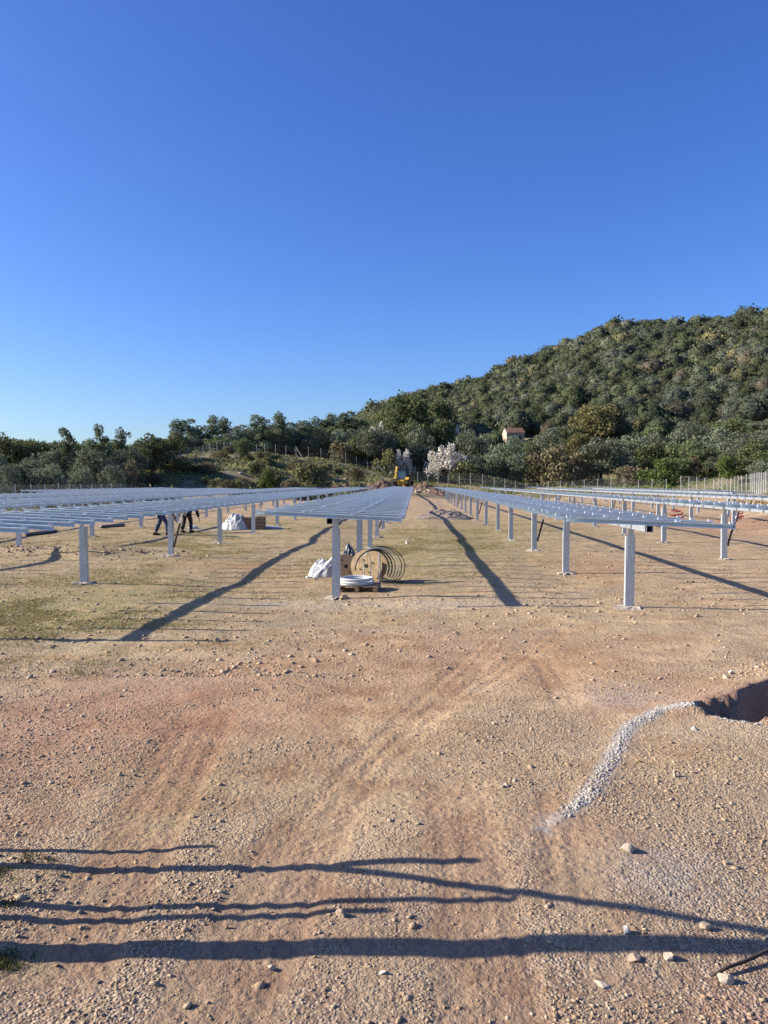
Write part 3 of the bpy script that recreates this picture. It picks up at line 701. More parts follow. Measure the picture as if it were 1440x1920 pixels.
# two grey bars leaning behind the post, dark sheet on top, crumpled white film
for k, lab in ((0, 'upper grey metal bar leaning from the ground up to the reels'), (1, 'lower grey metal bar leaning from the ground up to the reels')):
    a, b_ = at(588 + 3 * k, 1083 + 4 * k), aty(628 + 2 * k, 1041 + 4 * k, 17.8); mb = MB()
    a[2] = G(a[0], a[1]) + .02
    mb.tube([a, b_], .022, 4); mb.build('metal_bar', m_tube, None, label=lab, category='metal bar')
def crumple(name, px, py, w, d, hgt, material, label, category, seed, n=34, sharp=1.0):
    p = at(px, py); z = G(p[0], p[1]); V = []; r = np.random.RandomState(seed)
    gx_, gy_ = np.meshgrid(np.linspace(-1, 1, n), np.linspace(-1, 1, n))
    e = np.clip(1 - (np.abs(gx_) ** 2.6 + np.abs(gy_) ** 2.6) ** .6, 0, 1)
    zz = hgt * e ** .55 * (1 + .55 * vnoise(gx_ * w, gy_ * d, .22, seed) + .4 * vnoise(gx_ * w, gy_ * d, .09, seed + 1))
    zz += .05 * sharp * np.abs(vnoise(gx_ * w, gy_ * d, .12, seed + 2))
    edge = 1 + .25 * vnoise(gx_ * 3, gy_ * 3, .8, seed + 3)
    Vv = np.stack([(gx_ * w / 2 * edge).ravel(), (gy_ * d / 2 * edge).ravel(), zz.ravel() + .004], 1)
    ii = np.arange(n * n).reshape(n, n); q = np.stack([ii[:-1, :-1], ii[:-1, 1:], ii[1:, 1:], ii[1:, :-1]], -1).reshape(-1, 4)
    Vb = Vv.copy(); Vb[:, 2] = -.06; q2 = q[:, ::-1] + n * n
    rim = np.concatenate([ii[0, :], ii[1:, -1], ii[-1, -2::-1], ii[-2:0:-1, 0]]); rn = np.roll(rim, -1)
    side = np.stack([rim, rim + n * n, rn + n * n, rn], 1)
    return link(name, np_mesh(name, np.vstack([Vv, Vb]), np.vstack([q, q2, side]), mats=[material]), None, (p[0], p[1], z), None, label=label, category=category)
crumple('plastic_sheet', 612, 1078, .85, .8, .34, m_film, 'crumpled white plastic sheet lying behind the two leaning bars', 'plastic sheet', 31)
crumple('dark_sheet', 655, 1056, .4, .5, .44, simple('dark_film', (.09, .10, .12), .4), 'dark folded sheet on top of the small reel', 'plastic sheet', 35)
# wrapped pallet load far left of the middle row
crumple('wrapped_load', 444, 991, 1.35, 1.2, .68, m_film, 'heap of goods under crumpled white plastic film left of the middle row', 'wrapped load', 41)
bp_ = at(477, 991); bz = G(bp_[0], bp_[1])
pal = thing('crate', (bp_[0], bp_[1], bz), 'brown slatted wooden crate right behind the white wrapped heap', 'crate')
for k in range(4): mb = MB(); mb.box((0, -.35, .08 + k * .15), (1.0, .03, .11)); mb.build('slat', m_wood, pal); mb = MB(); mb.box((.49, 0, .08 + k * .15), (.03, .66, .11)); mb.build('slat', m_wood, pal)
for sx in (-.46, .46): mb = MB(); mb.box((sx, -.32, .30), (.06, .03, .6)); mb.build('corner_post', m_wood, pal)
mb = MB(); mb.box((0, 0, .28), (.94, .62, .5)); mb.build('contents', simple('crate_fill', (.07, .05, .05), .8), pal)
crumple('film_scrap', 500, 990, 1.5, .7, .10, simple('blue_film', (.42, .46, .55), .4), 'low scrap of bluish film lying right of the wooden crate', 'plastic sheet', 44)
crumple('film_scrap', 362, 990, .5, .4, .12, m_film, 'small white scrap of film lying beside the workers', 'plastic sheet', 46, 12)
# dark pipes lying on the ground at the far left
for k, (x0, y0, x1, y1, lab) in enumerate(((50, 1006, 105, 1000, 'dark metal pipe lying on the grass between the left tracker posts'), (190, 993, 232, 988, 'short dark pipe lying nearer the workers in the second left row'))):
    a, b_ = at(x0, y0), at(x1, y1); a[2] = G(a[0], a[1]) + .06; b_[2] = G(b_[0], b_[1]) + .06
    mb = MB(); mb.tube([a, b_], .075, 8); mb.build('pipe', simple('dark_pipe', (.10, .10, .10), .5, .3), smooth=True, label=lab, category='pipe')
# red conduit coils behind the right rows
m_red = simple('red_conduit', (.26, .035, .03), .5)
for (px, py, rad, lab) in ((1268, 978, .42, 'red conduit looped on the soil behind the third right row post'), (1382, 975, .38, 'red conduit looped on the red soil near the right edge')):
    p = at(px, py); mb = MB(); z = G(p[0], p[1]); pts = []
    for i in range(60):
        t = i * .30; q = rad * (1 - .006 * i)
        pts.append((p[0] + q * math.cos(t), p[1] + q * math.sin(t) * .9, z + .04 + .008 * i + .16 * (1 + math.sin(t)) * .5 * (i > 40)))
    mb.tube(pts, .035, 6); mb.build('conduit_coil', m_red, smooth=True, label=lab, category='conduit')

# grey gravel heap between the rows
p = at(832, 971); hz = G(p[0], p[1])
m_heap = simple('grey_spoil', (.235, .195, .155), .95, 0, .2, 9, 1.0)
bm = bmesh.new(); bmesh.ops.create_grid(bm, x_segments=44, y_segments=30, size=1)
for v in bm.verts:
    x, y = v.co.x, v.co.y; e = max(0, 1 - (x * x + y * y) ** .5 * (1 + .25 * float(vnoise(x * 2, y * 2, .7, 30))))
    v.co = (x * 2.1, y * 1.5, -.08 + (e ** .8) * .66 * (1 + .5 * float(vnoise(x * 2, y * 2, .4, 31)) + .3 * float(vnoise(x * 2, y * 2, .15, 32))) )
me = bpy.data.meshes.new('gravel_heap'); bm.to_mesh(me); bm.free(); me.materials.append(m_heap)
link('gravel_heap', me, None, (p[0], p[1], hz), None, label='low heap of grey gravel on the open strip right of the middle row', category='gravel heap')

# ------------------------------------------------------------------ soil, boulders at the far end of the rows
m_soil = simple('dug_soil', (.17, .105, .065), .95, 0, .3, 1.6, 1.0)
def heap(X, Y, sx, sy, hgt, label, seed, material=m_soil):
    bm = bmesh.new(); bmesh.ops.create_grid(bm, x_segments=30, y_segments=22, size=1)
    for v in bm.verts:
        x, y = v.co.x, v.co.y; e = max(0, 1 - (x * x + y * y) ** .5)
        z = H(X + x * sx, Y + y * sy) - H(X, Y)
        v.co = (x * sx, y * sy, z - .12 + e ** .7 * hgt * (1 + .7 * float(vnoise(x * 3, y * 3, .8, seed)) + .5 * float(vnoise(x * 3, y * 3, .3, seed + 1))))
    me = bpy.data.meshes.new('soil_heap'); bm.to_mesh(me); bm.free(); me.materials.append(material)
    link('soil_heap', me, None, (X, Y, H(X, Y)), None, label=label, category='soil heap')
heap(-5.0, 113.5, 3.2, 2.4, 1.3, 'brown dug soil heaped left of the yellow digger', 60)
heap(1.6, 116, 3.0, 2.2, 1.0, 'dark soil heaped right of the yellow digger', 62)
heap(3.2, 107.5, 2.6, 1.8, .7, 'reddish soil with stones at the end of the open strip', 64, simple('red_soil', (.20, .125, .08), .95, 0, .25, 2, 1.0))
heap(-11, 112.5, 3.5, 2, .9, 'long low heap of earth and stones ending the left rows', 66)
br = np.random.RandomState(8)
def boulders(n, xa, xb, ya, yb, s0, s1, name, seed):
    X = br.uniform(xa, xb, n); Y = br.uniform(ya, yb, n); S = br.uniform(s0, s1, n)
    link(name, stones_mesh(name, X, Y, S, m_bould, seed, sink=.1), kind='stuff')
m_bould = stone_mat('boulder', [(.34, .27, .21), (.46, .40, .34), (.26, .19, .13), (.52, .47, .42)])
boulders(160, -18, 5, 108.5, 116, .12, .42, 'rubble', 70)
boulders(70, -34, -4, 104, 138, .15, .5, 'bank_rubble', 71)

# ------------------------------------------------------------------ plants
def leaf_mat(name, cols, trans=.25, rand=.25):
    m, nt, n, l, b = mat(name); n.remove(b); out = n['Material Output']
    g = n.new('ShaderNodeNewGeometry'); oi = n.new('ShaderNodeObjectInfo')
    cr = n.new('ShaderNodeValToRGB'); e = cr.color_ramp.elements
    while len(e) < len(cols): e.new(.5)
    for i, c in enumerate(cols): e[i].position = i / (len(cols) - 1); e[i].color = rgb(c)
    l.new(g.outputs['Random Per Island'], cr.inputs[0])
    h = n.new('ShaderNodeHueSaturation'); l.new(cr.outputs[0], h.inputs['Color'])
    v = n.new('ShaderNodeMapRange'); v.inputs[3].default_value = 1 - rand; v.inputs[4].default_value = 1 + rand; l.new(oi.outputs['Random'], v.inputs[0]); l.new(v.outputs[0], h.inputs['Value'])
    v = n.new('ShaderNodeMapRange'); v.inputs[3].default_value = .485; v.inputs[4].default_value = .512; l.new(oi.outputs['Random'], v.inputs[0]); l.new(v.outputs[0], h.inputs['Hue'])
    col = h.outputs[0]
    d = n.new('ShaderNodeBsdfDiffuse'); t = n.new('ShaderNodeBsdfTranslucent'); mx = n.new('ShaderNodeMixShader'); mx.inputs[0].default_value = trans
    l.new(col, d.inputs[0]); l.new(col, t.inputs[0]); l.new(d.outputs[0], mx.inputs[1]); l.new(t.outputs[0], mx.inputs[2]); l.new(mx.outputs[0], out.inputs[0])
    return m
M_OLIVE = leaf_mat('olive_leaf', [(0.091, 0.113, 0.066), (0.160, 0.186, 0.118), (0.243, 0.266, 0.190)])
M_OAK = leaf_mat('oak_leaf', [(0.080, 0.104, 0.048), (0.133, 0.165, 0.076), (0.204, 0.230, 0.115)])
M_TALL = leaf_mat('tall_leaf', [(0.090, 0.115, 0.061), (0.153, 0.179, 0.105), (0.215, 0.248, 0.153)])
M_YEL = leaf_mat('yellow_leaf', [(.125, .12, .05), (.185, .175, .075), (.25, .23, .105)], .25, .08)
M_BRI = leaf_mat('bright_leaf', [(.07, .105, .03), (.11, .155, .045), (.15, .19, .07)], .3, .1)
M_SCR = leaf_mat('scrub_leaf', [(0.107, 0.117, 0.049), (0.195, 0.195, 0.088), (0.294, 0.255, 0.138), (0.166, 0.216, 0.069)], .2, .35)
M_BRN = leaf_mat('brown_scrub_leaf', [(0.124, 0.102, 0.063), (0.191, 0.158, 0.099), (0.166, 0.161, 0.082)], .2, .25)
M_BLO = leaf_mat('blossom', [(.20, .18, .13), (.68, .64, .56), (.76, .72, .64), (.80, .77, .70), (.26, .24, .17), (.80, .76, .69)], .3, .05)
M_TRUNK = simple('bark', (.085, .068, .052), .95, 0, .3, 8, .6)
def leaves(r, C, N, size, lobes, outward=.5, aspect=.55):
    """quads spread through lobes = rows of (cx,cy,cz,rx,ry,rz); returns V, Q"""
    lobes = np.asarray(lobes, float); vol = lobes[:, 3] * lobes[:, 4] + lobes[:, 5] * lobes[:, 3]
    k = r.choice(len(lobes), N, p=vol / vol.sum())
    d = r.normal(size=(N, 3)); d /= np.linalg.norm(d, axis=1)[:, None]
    rad = r.uniform(.45, 1.0, N) ** .6 * (1 + .12 * r.normal(size=N))
    c = lobes[k, :3] + d * rad[:, None] * lobes[k, 3:]
    nn = d * outward + r.normal(size=(N, 3)) * .55; nn /= np.linalg.norm(nn, axis=1)[:, None]
    t = r.normal(size=(N, 3)); t -= nn * (t * nn).sum(1)[:, None]; t /= np.linalg.norm(t, axis=1)[:, None]
    s = np.cross(nn, t); a = size * r.uniform(.6, 1.4, N); b_ = a * aspect * r.uniform(.7, 1.3, N)
    V = np.stack([c - t * a[:, None], c + s * b_[:, None], c + t * a[:, None], c - s * b_[:, None]], 1).reshape(-1, 3)
    return V, np.arange(N * 4).reshape(N, 4)
def lobe_set(r, n, height, radius, base, flat=.75, top=1.0):
    """lobes filling a domed, uneven crown from z=base to z=height"""
    L = []
    for i in range(n):
        u = r.rand(); z = base + (height - base) * (.12 + .80 * u)
        w = radius * math.sqrt(max(.05, 1 - (abs(u - .38) / .72) ** 2)) * top
        a = r.rand() * 6.283; q = w * math.sqrt(r.rand()) * .8; s = radius * r.uniform(.26, .46)
        L.append((q * math.cos(a), q * math.sin(a), z, s, s, s * flat))
    return L
def limbs(r, lobes, base, tr, n=7):
    mb = MB(); lean = Vector((r.uniform(-.15, .15), r.uniform(-.15, .15), 0))
    mb.tube([(0, 0, -.3), tuple(lean * .5 + Vector((0, 0, base * .5))), tuple(lean + Vector((0, 0, base)))], [tr * 1.3, tr, tr * .8], 7)
    for lo in lobes[:n]:
        e = Vector(lo[:3]); s = lean + Vector((0, 0, base * r.uniform(.75, 1.0))); m = s.lerp(e, .5) + Vector((r.uniform(-.2, .2), r.uniform(-.2, .2), .15))
        mb.tube([s, m, e], [tr * .6, tr * .38, tr * .12], 5)
    return mb
PROTO = {}
def proto(kind, seed, height, radius, base, nl, N, size, material, flat=.75, tr=.18, nlimb=7, lobes=None, aspect=.55, extra=None):
    r = np.random.RandomState(seed); L = lobes(r) if lobes else lobe_set(r, nl, height, radius, base, flat)
    V, Qd = leaves(r, None, N, size, L, aspect=aspect)
    mats = [material]
    crown = np_mesh('crown', V, Qd, mats=mats)
    trunk = limbs(r, L, base, tr, nlimb).mesh('trunk', M_TRUNK)
    PROTO.setdefault(kind, []).append((crown, trunk, height, radius))
def tall_lobes(h, rad):
    def f(r):
        L = []
        for i in range(20):
            u = (i + r.rand()) / 20; z = h * (.22 + .75 * u); a = r.rand() * 6.28; q = rad * (1.15 - .8 * u) * r.rand() ** .7
            s = rad * r.uniform(.2, .42) * (1.15 - .45 * u); L.append((q * math.cos(a), q * math.sin(a), z, s, s, s * r.uniform(.8, 1.3)))
        return L
    return f
for s in range(4): proto('olive', 100 + s, 6.0, 3.1, 1.4, 24, 4200, .19, M_OLIVE, .8, .22, 8, aspect=.35)
for s in range(3): proto('oak', 120 + s, 6.5, 3.2, 1.0, 26, 4600, .18, M_OAK, .8, .22, 8)
for s in range(4): proto('tall', 140 + s, 8.5, 2.6, 2.2, 13, 3400, .17, M_TALL, 1, .16, 9, lobes=tall_lobes(8.5, 2.6), aspect=.45)
for s in range(2): proto('yellow', 160 + s, 8.0, 4.4, 1.2, 34, 7000, .20, M_YEL, .8, .25, 8)
def spray_lobes(r):
    L = []
    for i in range(90):
        a = r.rand() * 6.283; el = math.asin(r.uniform(-.05, .98)); d = r.uniform(.45, 1.0)
        x, y, z = 3.1 * d * math.cos(a) * math.cos(el), 3.1 * d * math.sin(a) * math.cos(el), 1.3 + 3.5 * d * math.sin(el)
        s = r.uniform(.34, .62); L.append((x, y, z, s * .85, s * .85, s * 1.35))
    return L
for s in range(3): proto('almond', 170 + s, 5.0, 3.2, 1.0, 30, 5200, .12, M_BLO, .7, .14, 30, lobes=spray_lobes, aspect=.8)
for s in range(3): proto('scrub', 190 + s, 1.7, 1.5, .15, 12, 1500, .12, M_SCR, .75, .06, 5)
for s in range(2): proto('brown', 200 + s, 2.6, 2.2, .2, 16, 1800, .14, M_BRN, .8, .08, 7)
for s in range(2): proto('bright', 210 + s, 3.2, 2.2, .3, 18, 2600, .15, M_BRI, .8, .08, 6)
WORDS = {'olive': ('olive_tree', 'tree'), 'oak': ('oak_tree', 'tree'), 'tall': ('slender_tree', 'tree'), 'yellow': ('round_tree', 'tree'), 'almond': ('almond_tree', 'tree'),
         'scrub': ('scrub_bush', 'bush'), 'brown': ('dry_bush', 'bush'), 'bright': ('leafy_bush', 'bush')}
rt = random.Random(77); used = {}
def plant(kind, pos, hgt, label, group, wid=None):
    k = used.get(kind, 0); used[kind] = k + 1
    crown, trunk, h0, r0 = PROTO[kind][k % len(PROTO[kind])]
    name, cat = WORDS[kind]
    s = hgt / h0; w = (wid / 2 / r0) if wid else s * rt.uniform(.9, 1.15)
    o = thing(name, pos, label, cat, group, rt.uniform(0, 6.28)); o.scale = (w, w, s)
    link('crown', crown, o); link('trunk', trunk, o)
    return o
def at_depth(px, Y, top, kind, label, group, wpx=None):
    p = aty(px, 905, Y); z = H(p[0], Y); t = aty(px, top, Y)[2]
    return plant(kind, (p[0], Y, z - .05), max(.6, t - z), label, group, wpx * Y / F if wpx else None)
LW = 'trees of the wood behind the left fence'
for (px, Y, top, kind, w) in ((-70, 76, 820, 'oak', 130), (15, 88, 818, 'oak', 120), (75, 84, 850, 'olive', 110), (60, 100, 826, 'oak', 100), (-20, 72, 850, 'olive', 90), (185, 80, 848, 'olive', 115),
                              (215, 100, 822, 'oak', 90), (160, 104, 826, 'oak', 90), (100, 104, 828, 'oak', 100), (235, 92, 838, 'olive', 80), (285, 104, 812, 'oak', 85), (10, 70, 876, 'olive', 70),
                              (95, 72, 872, 'olive', 80), (150, 74, 880, 'olive', 60), (130, 95, 838, 'olive', 95), (260, 112, 830, 'oak', 80), (30, 112, 824, 'oak', 110), (205, 76, 876, 'olive', 70), (310, 118, 818, 'oak', 80), (-30, 100, 820, 'oak', 120), (50, 78, 862, 'olive', 85), (240, 82, 868, 'brown', 50)):
    lab = {'olive': 'silvery olive tree growing just behind the left fence', 'oak': 'dark dense tree in the wood behind the left fence', 'brown': 'dry brownish bush behind the end of the left fence'}[kind]
    at_depth(px, Y, top, kind, lab, None if kind == 'brown' else LW, w)
at_depth(128, 90, 804, 'tall', 'tall loose tree rising above the left wood, first from the left edge', LW, 70)
at_depth(186, 98, 796, 'tall', 'tallest slender tree of the left wood, with a tuft at its top', LW, 65)
at_depth(232, 100, 804, 'tall', 'thin tree with two tufts right of the tallest left wood tree', LW, 55)
SK = 'slender trees on the skyline above the bank'
for (px, Y, top, kind, w) in ((332, 146, 790, 'tall', 45), (352, 150, 786, 'tall', 50), (376, 152, 797, 'tall', 40), (397, 150, 781, 'tall', 45), (418, 154, 786, 'tall', 45), (447, 158, 797, 'tall', 45), (481, 150, 777, 'tall', 40), (497, 154, 783, 'tall', 36),
                              (521, 150, 776, 'tall', 44), (547, 158, 793, 'tall', 40), (571, 156, 788, 'tall', 48), (598, 158, 783, 'tall', 45), (622, 160, 779, 'tall', 50), (648, 164, 772, 'tall', 50)):
    at_depth(px, Y, top, kind, 'slender tufted tree on the skyline behind the bank fence', SK, w * 1.5)
FT = 'olive trees in front of the skyline trees'
for (px, Y, top, w) in ((300, 128, 822, 60), (338, 142, 812, 60), (372, 146, 818, 60), (405, 145, 815, 60), (430, 148, 815, 55), (462, 152, 806, 60), (495, 154, 804, 60), (530, 152, 800, 65), (560, 154, 806, 60), (590, 152, 804, 65), (618, 156, 800, 60), (650, 152, 806, 70), (678, 148, 812, 70), (515, 160, 798, 60), (575, 162, 796, 60), (630, 164, 792, 70), (664, 166, 786, 70), (690, 160, 800, 70)):
    at_depth(px, Y, top, 'olive' if (px // 5) % 3 else 'oak', 'rounded tree filling the slope below the slender skyline trees', FT, w)
# single trees one can name along the foot of the hill
NG = None
at_depth(840, 142, 834, 'almond', 'widest white blossoming tree, right of the yellow digger', 'blossoming almond trees', 100)
at_depth(754, 143, 842, 'almond', 'thin white blossoming tree standing right above the yellow digger', 'blossoming almond trees', 52)
at_depth(706, 158, 794, 'almond', 'pale blossoming tree among olives, left of and above the digger', 'blossoming almond trees', 75)
at_depth(852, 172, 798, 'almond', 'half hidden blossoming tree high behind the widest white tree', 'blossoming almond trees', 42)
at_depth(1116, 168, 759, 'yellow', 'big round yellow green tree at the foot of the hill', NG, 104)
at_depth(1085, 158, 815, 'yellow', 'smaller yellow green tree just below the big round one', NG, 60)
at_depth(944, 141, 822, 'olive', 'big olive tree with a visible trunk below the ruined house', NG, 88)
at_depth(1125, 139, 822, 'olive', 'large grey green olive below the big yellow green tree', NG, 95)
at_depth(1232, 128, 862, 'bright', 'wider bright green bush behind the fence on the right', NG, 78)
at_depth(1365, 118, 860, 'bright', 'narrow bright green bush near the right fence posts', NG, 50)
at_depth(1050, 136, 842, 'brown', 'wide brownish bush right of the big trunked olive', NG, 90)
at_depth(1184, 132, 876, 'brown', 'dull brown green bush left of the wider bright bush', NG, 80)
at_depth(1300, 132, 862, 'brown', 'dull bush between the two bright green bushes', NG, 60)
OF = 'olives and oaks at the foot of the hill'
for (px, Y, top, kind, w) in ((690, 146, 808, 'olive', 75), (720, 150, 800, 'olive', 70), (790, 150, 806, 'olive', 70), (765, 172, 738, 'oak', 85), (820, 178, 752, 'oak', 80), (735, 178, 752, 'oak', 70), (775, 158, 790, 'oak', 70), (825, 160, 788, 'oak', 70), (880, 150, 812, 'olive', 70), (905, 155, 818, 'olive', 70),
                              (900, 141, 850, 'olive', 60), (1005, 148, 828, 'oak', 65), (985, 156, 828, 'oak', 50), (1020, 160, 806, 'olive', 75), (1065, 166, 800, 'oak', 70), (1180, 150, 818, 'olive', 85), (1160, 142, 846, 'olive', 70), (1215, 146, 826, 'oak', 80), (1250, 152, 806, 'olive', 85), (1285, 142, 828, 'oak', 80),
                              (1330, 146, 806, 'olive', 90), (1320, 134, 842, 'oak', 70), (1390, 138, 812, 'olive', 85), (1420, 128, 826, 'oak', 85), (1455, 136, 806, 'olive', 90), (1400, 118, 860, 'oak', 55), (1440, 110, 862, 'olive', 70), (1480, 118, 850, 'oak', 80), (1215, 162, 796, 'oak', 80), (1300, 160, 792, 'olive', 85),
                              (1370, 158, 786, 'oak', 85), (1440, 154, 786, 'olive', 85), (1150, 170, 786, 'olive', 80), (1270, 132, 860, 'oak', 60), (860, 163, 806, 'olive', 70), (918, 162, 808, 'oak', 50), (1350, 128, 850, 'olive', 60), (1010, 139, 850, 'brown', 65), (1090, 138, 852, 'brown', 60), (640, 146, 830, 'brown', 50), (720, 142, 845, 'scrub', 50), (870, 140, 868, 'scrub', 60)):
    lab = {'olive': 'grey green olive at the foot of the wooded hill', 'oak': 'dark green oak at the foot of the wooded hill', 'brown': 'dry brownish bush below the trees at the hill foot', 'scrub': 'small green bush behind the back fence near the blossom'}[kind]
    at_depth(px, Y, top, kind, lab, OF, w)
# bushes on the scrubby bank
BB = 'bushes scattered over the bank'
def bank_zone(Y): return 'at the foot of the rough bank' if Y < 104 else 'halfway up the rough bank' if Y < 119 else 'near the crest of the rough bank'
for i in range(46):
    px = rt.uniform(255, 690); Y = rt.uniform(92, 133); p = aty(px, 905, Y); z = H(p[0], Y)
    if p[0] < -40 or p[0] > -3: continue
    k = rt.choice(('scrub', 'scrub', 'brown')); hh = rt.uniform(.7, 1.9) * (1.15 if k == 'brown' else 1)
    plant(k, (p[0], Y, z - .05), hh, {'scrub': 'low green scrub bush ', 'brown': 'dry brown bush '}[k] + bank_zone(Y), BB, hh * rt.uniform(1.5, 2.4))
at_depth(455, 122, 822, 'oak', 'dark bush tree alone on the crest of the bank, in front of the fence', None, 42)
at_depth(370, 108, 872, 'brown', 'large dark dry bush halfway up the bank', None, 70)
at_depth(585, 104, 872, 'scrub', 'wide green bush low on the bank near the row ends', None, 95)
at_depth(500, 100, 880, 'bright', 'light green bush at the foot of the bank', None, 45)
# weeds at the left edge of the frame
wr = np.random.RandomState(9)
def tufts(name, X, Y, hgt, wid, material, blades, r, label=None):
    N = len(X) * blades; xx = np.repeat(X, blades) + r.normal(0, wid, N); yy = np.repeat(Y, blades) + r.normal(0, wid, N)
    zz = gh(xx, yy) - .004; h = hgt * r.uniform(.5, 1.3, N); a = r.uniform(0, 6.28, N); w = h * r.uniform(.10, .22, N)
    lx, ly = r.normal(0, .45, N) * h, r.normal(0, .45, N) * h
    V = np.stack([np.stack([xx - w * np.cos(a), yy - w * np.sin(a), zz], 1), np.stack([xx + w * np.cos(a), yy + w * np.sin(a), zz], 1), np.stack([xx + lx, yy + ly, zz + h], 1)], 1).reshape(-1, 3)
    return link(name, np_mesh(name, V, None, np.arange(N * 3).reshape(N, 3), [material]), kind='stuff')
M_GRASS = leaf_mat('grass_blade', [(.17, .165, .06), (.25, .22, .095), (.33, .275, .15)], .25, 0)
pX, pY = [], []
for (px, py, s, n_) in ((2, 1805, .05, 34), (-15, 1640, .06, 26), (62, 1612, .05, 14), (5, 1700, .05, 8)):
    q = at(px, py); pX.append(q[0] + wr.normal(0, s, n_)); pY.append(q[1] + wr.normal(0, s * .6, n_))
tufts('weeds', np.concatenate(pX), np.concatenate(pY), .026, .02, leaf_mat('weed_leaf', [(.06, .07, .025), (.10, .11, .04), (.18, .15, .08)], .2, 0), 12, wr)
# short grass on the site
X, Y = scatter(42000, 8.6, 60, 1.5, lambda x, y: np.clip(sum(k * np.exp(-((x - at(a, b_)[0]) / sx) ** 2 - ((y - at(a, b_)[1]) / sy) ** 2) for k, a, b_, sx, sy in
     ((.4, 60, 1150, 3.8, 3.4), (.4, 180, 1110, 2.6, 4.5), (.45, 330, 1040, 4, 4.5), (1, 830, 1012, 2.4, 8), (.7, 980, 985, 3.5, 10), (.8, 480, 990, 6, 14), (.6, 740, 1050, 2.2, 4), (.7, 60, 1010, 6, 7))), 0, 1) * np.clip(.15 + 2.4 * vnoise(x, y, 1.6, 24) + 1.8 * vnoise(x, y, .5, 25), 0, 1))
tufts('grass', X, Y, .036, .035, M_GRASS, 3, wr)
# undergrowth on the bank and along the fences
def undergrowth(name, X, Y, size, hgt, material, seed):
    r = np.random.RandomState(seed); N = len(X); c = np.stack([X, Y, height(X, Y) + hgt * r.rand(N) ** 1.5], 1)
    nn = r.normal(size=(N, 3)) + [0, -.3, .6]; nn /= np.linalg.norm(nn, axis=1)[:, None]
    t = r.normal(size=(N, 3)); t -= nn * (t * nn).sum(1)[:, None]; t /= np.linalg.norm(t, axis=1)[:, None]; s = np.cross(nn, t)
    a = size * r.uniform(.5, 1.5, N); b_ = a * .55
    V = np.stack([c - t * a[:, None], c + s * b_[:, None], c + t * a[:, None], c - s * b_[:, None]], 1).reshape(-1, 3)
    link(name, np_mesh(name, V, np.arange(N * 4).reshape(N, 4), mats=[material]), kind='stuff')
ur = np.random.RandomState(21)
X = ur.uniform(-42, 2, 60000); Y = ur.uniform(90, 146, 60000); k = (vnoise(X, Y, 4, 40) + .7 * vnoise(X, Y, 1.5, 41) + .05 > 0) & ((X < -9) | (Y > 118)) & (Y > 94)
undergrowth('undergrowth', X[k], Y[k], .16, .42, M_SCR, 1)
X = ur.uniform(-10, 75, 60000); Y = ur.uniform(60, 170, 60000); k = (vnoise(X, Y, 5, 42) > -.22) & ((Y > 118 + np.maximum(0, 12 - X) * 1.2) | (X > 41) | ((X > 30) & (Y < 84) & (X > 31 + (Y - 62) * .3)))
undergrowth('undergrowth', X[k], Y[k], .17, .5, leaf_mat('field_weeds', [(0.079, 0.112, 0.026), (0.132, 0.165, 0.046), (0.198, 0.198, 0.079)], .25, 0), 2)
X = ur.uniform(-60, -30.5, 16000); Y = ur.uniform(30, 112, 16000)
undergrowth('undergrowth', X, Y, .17, .7, M_SCR, 3)
X = ur.uniform(23.5, 30, 2500); Y = ur.uniform(42, 64, 2500)
undergrowth('verge_weeds', X, Y, .09, .3, leaf_mat('yellow_weeds', [(.16, .13, .04), (.24, .19, .06), (.11, .10, .04)], .25, 0), 4)

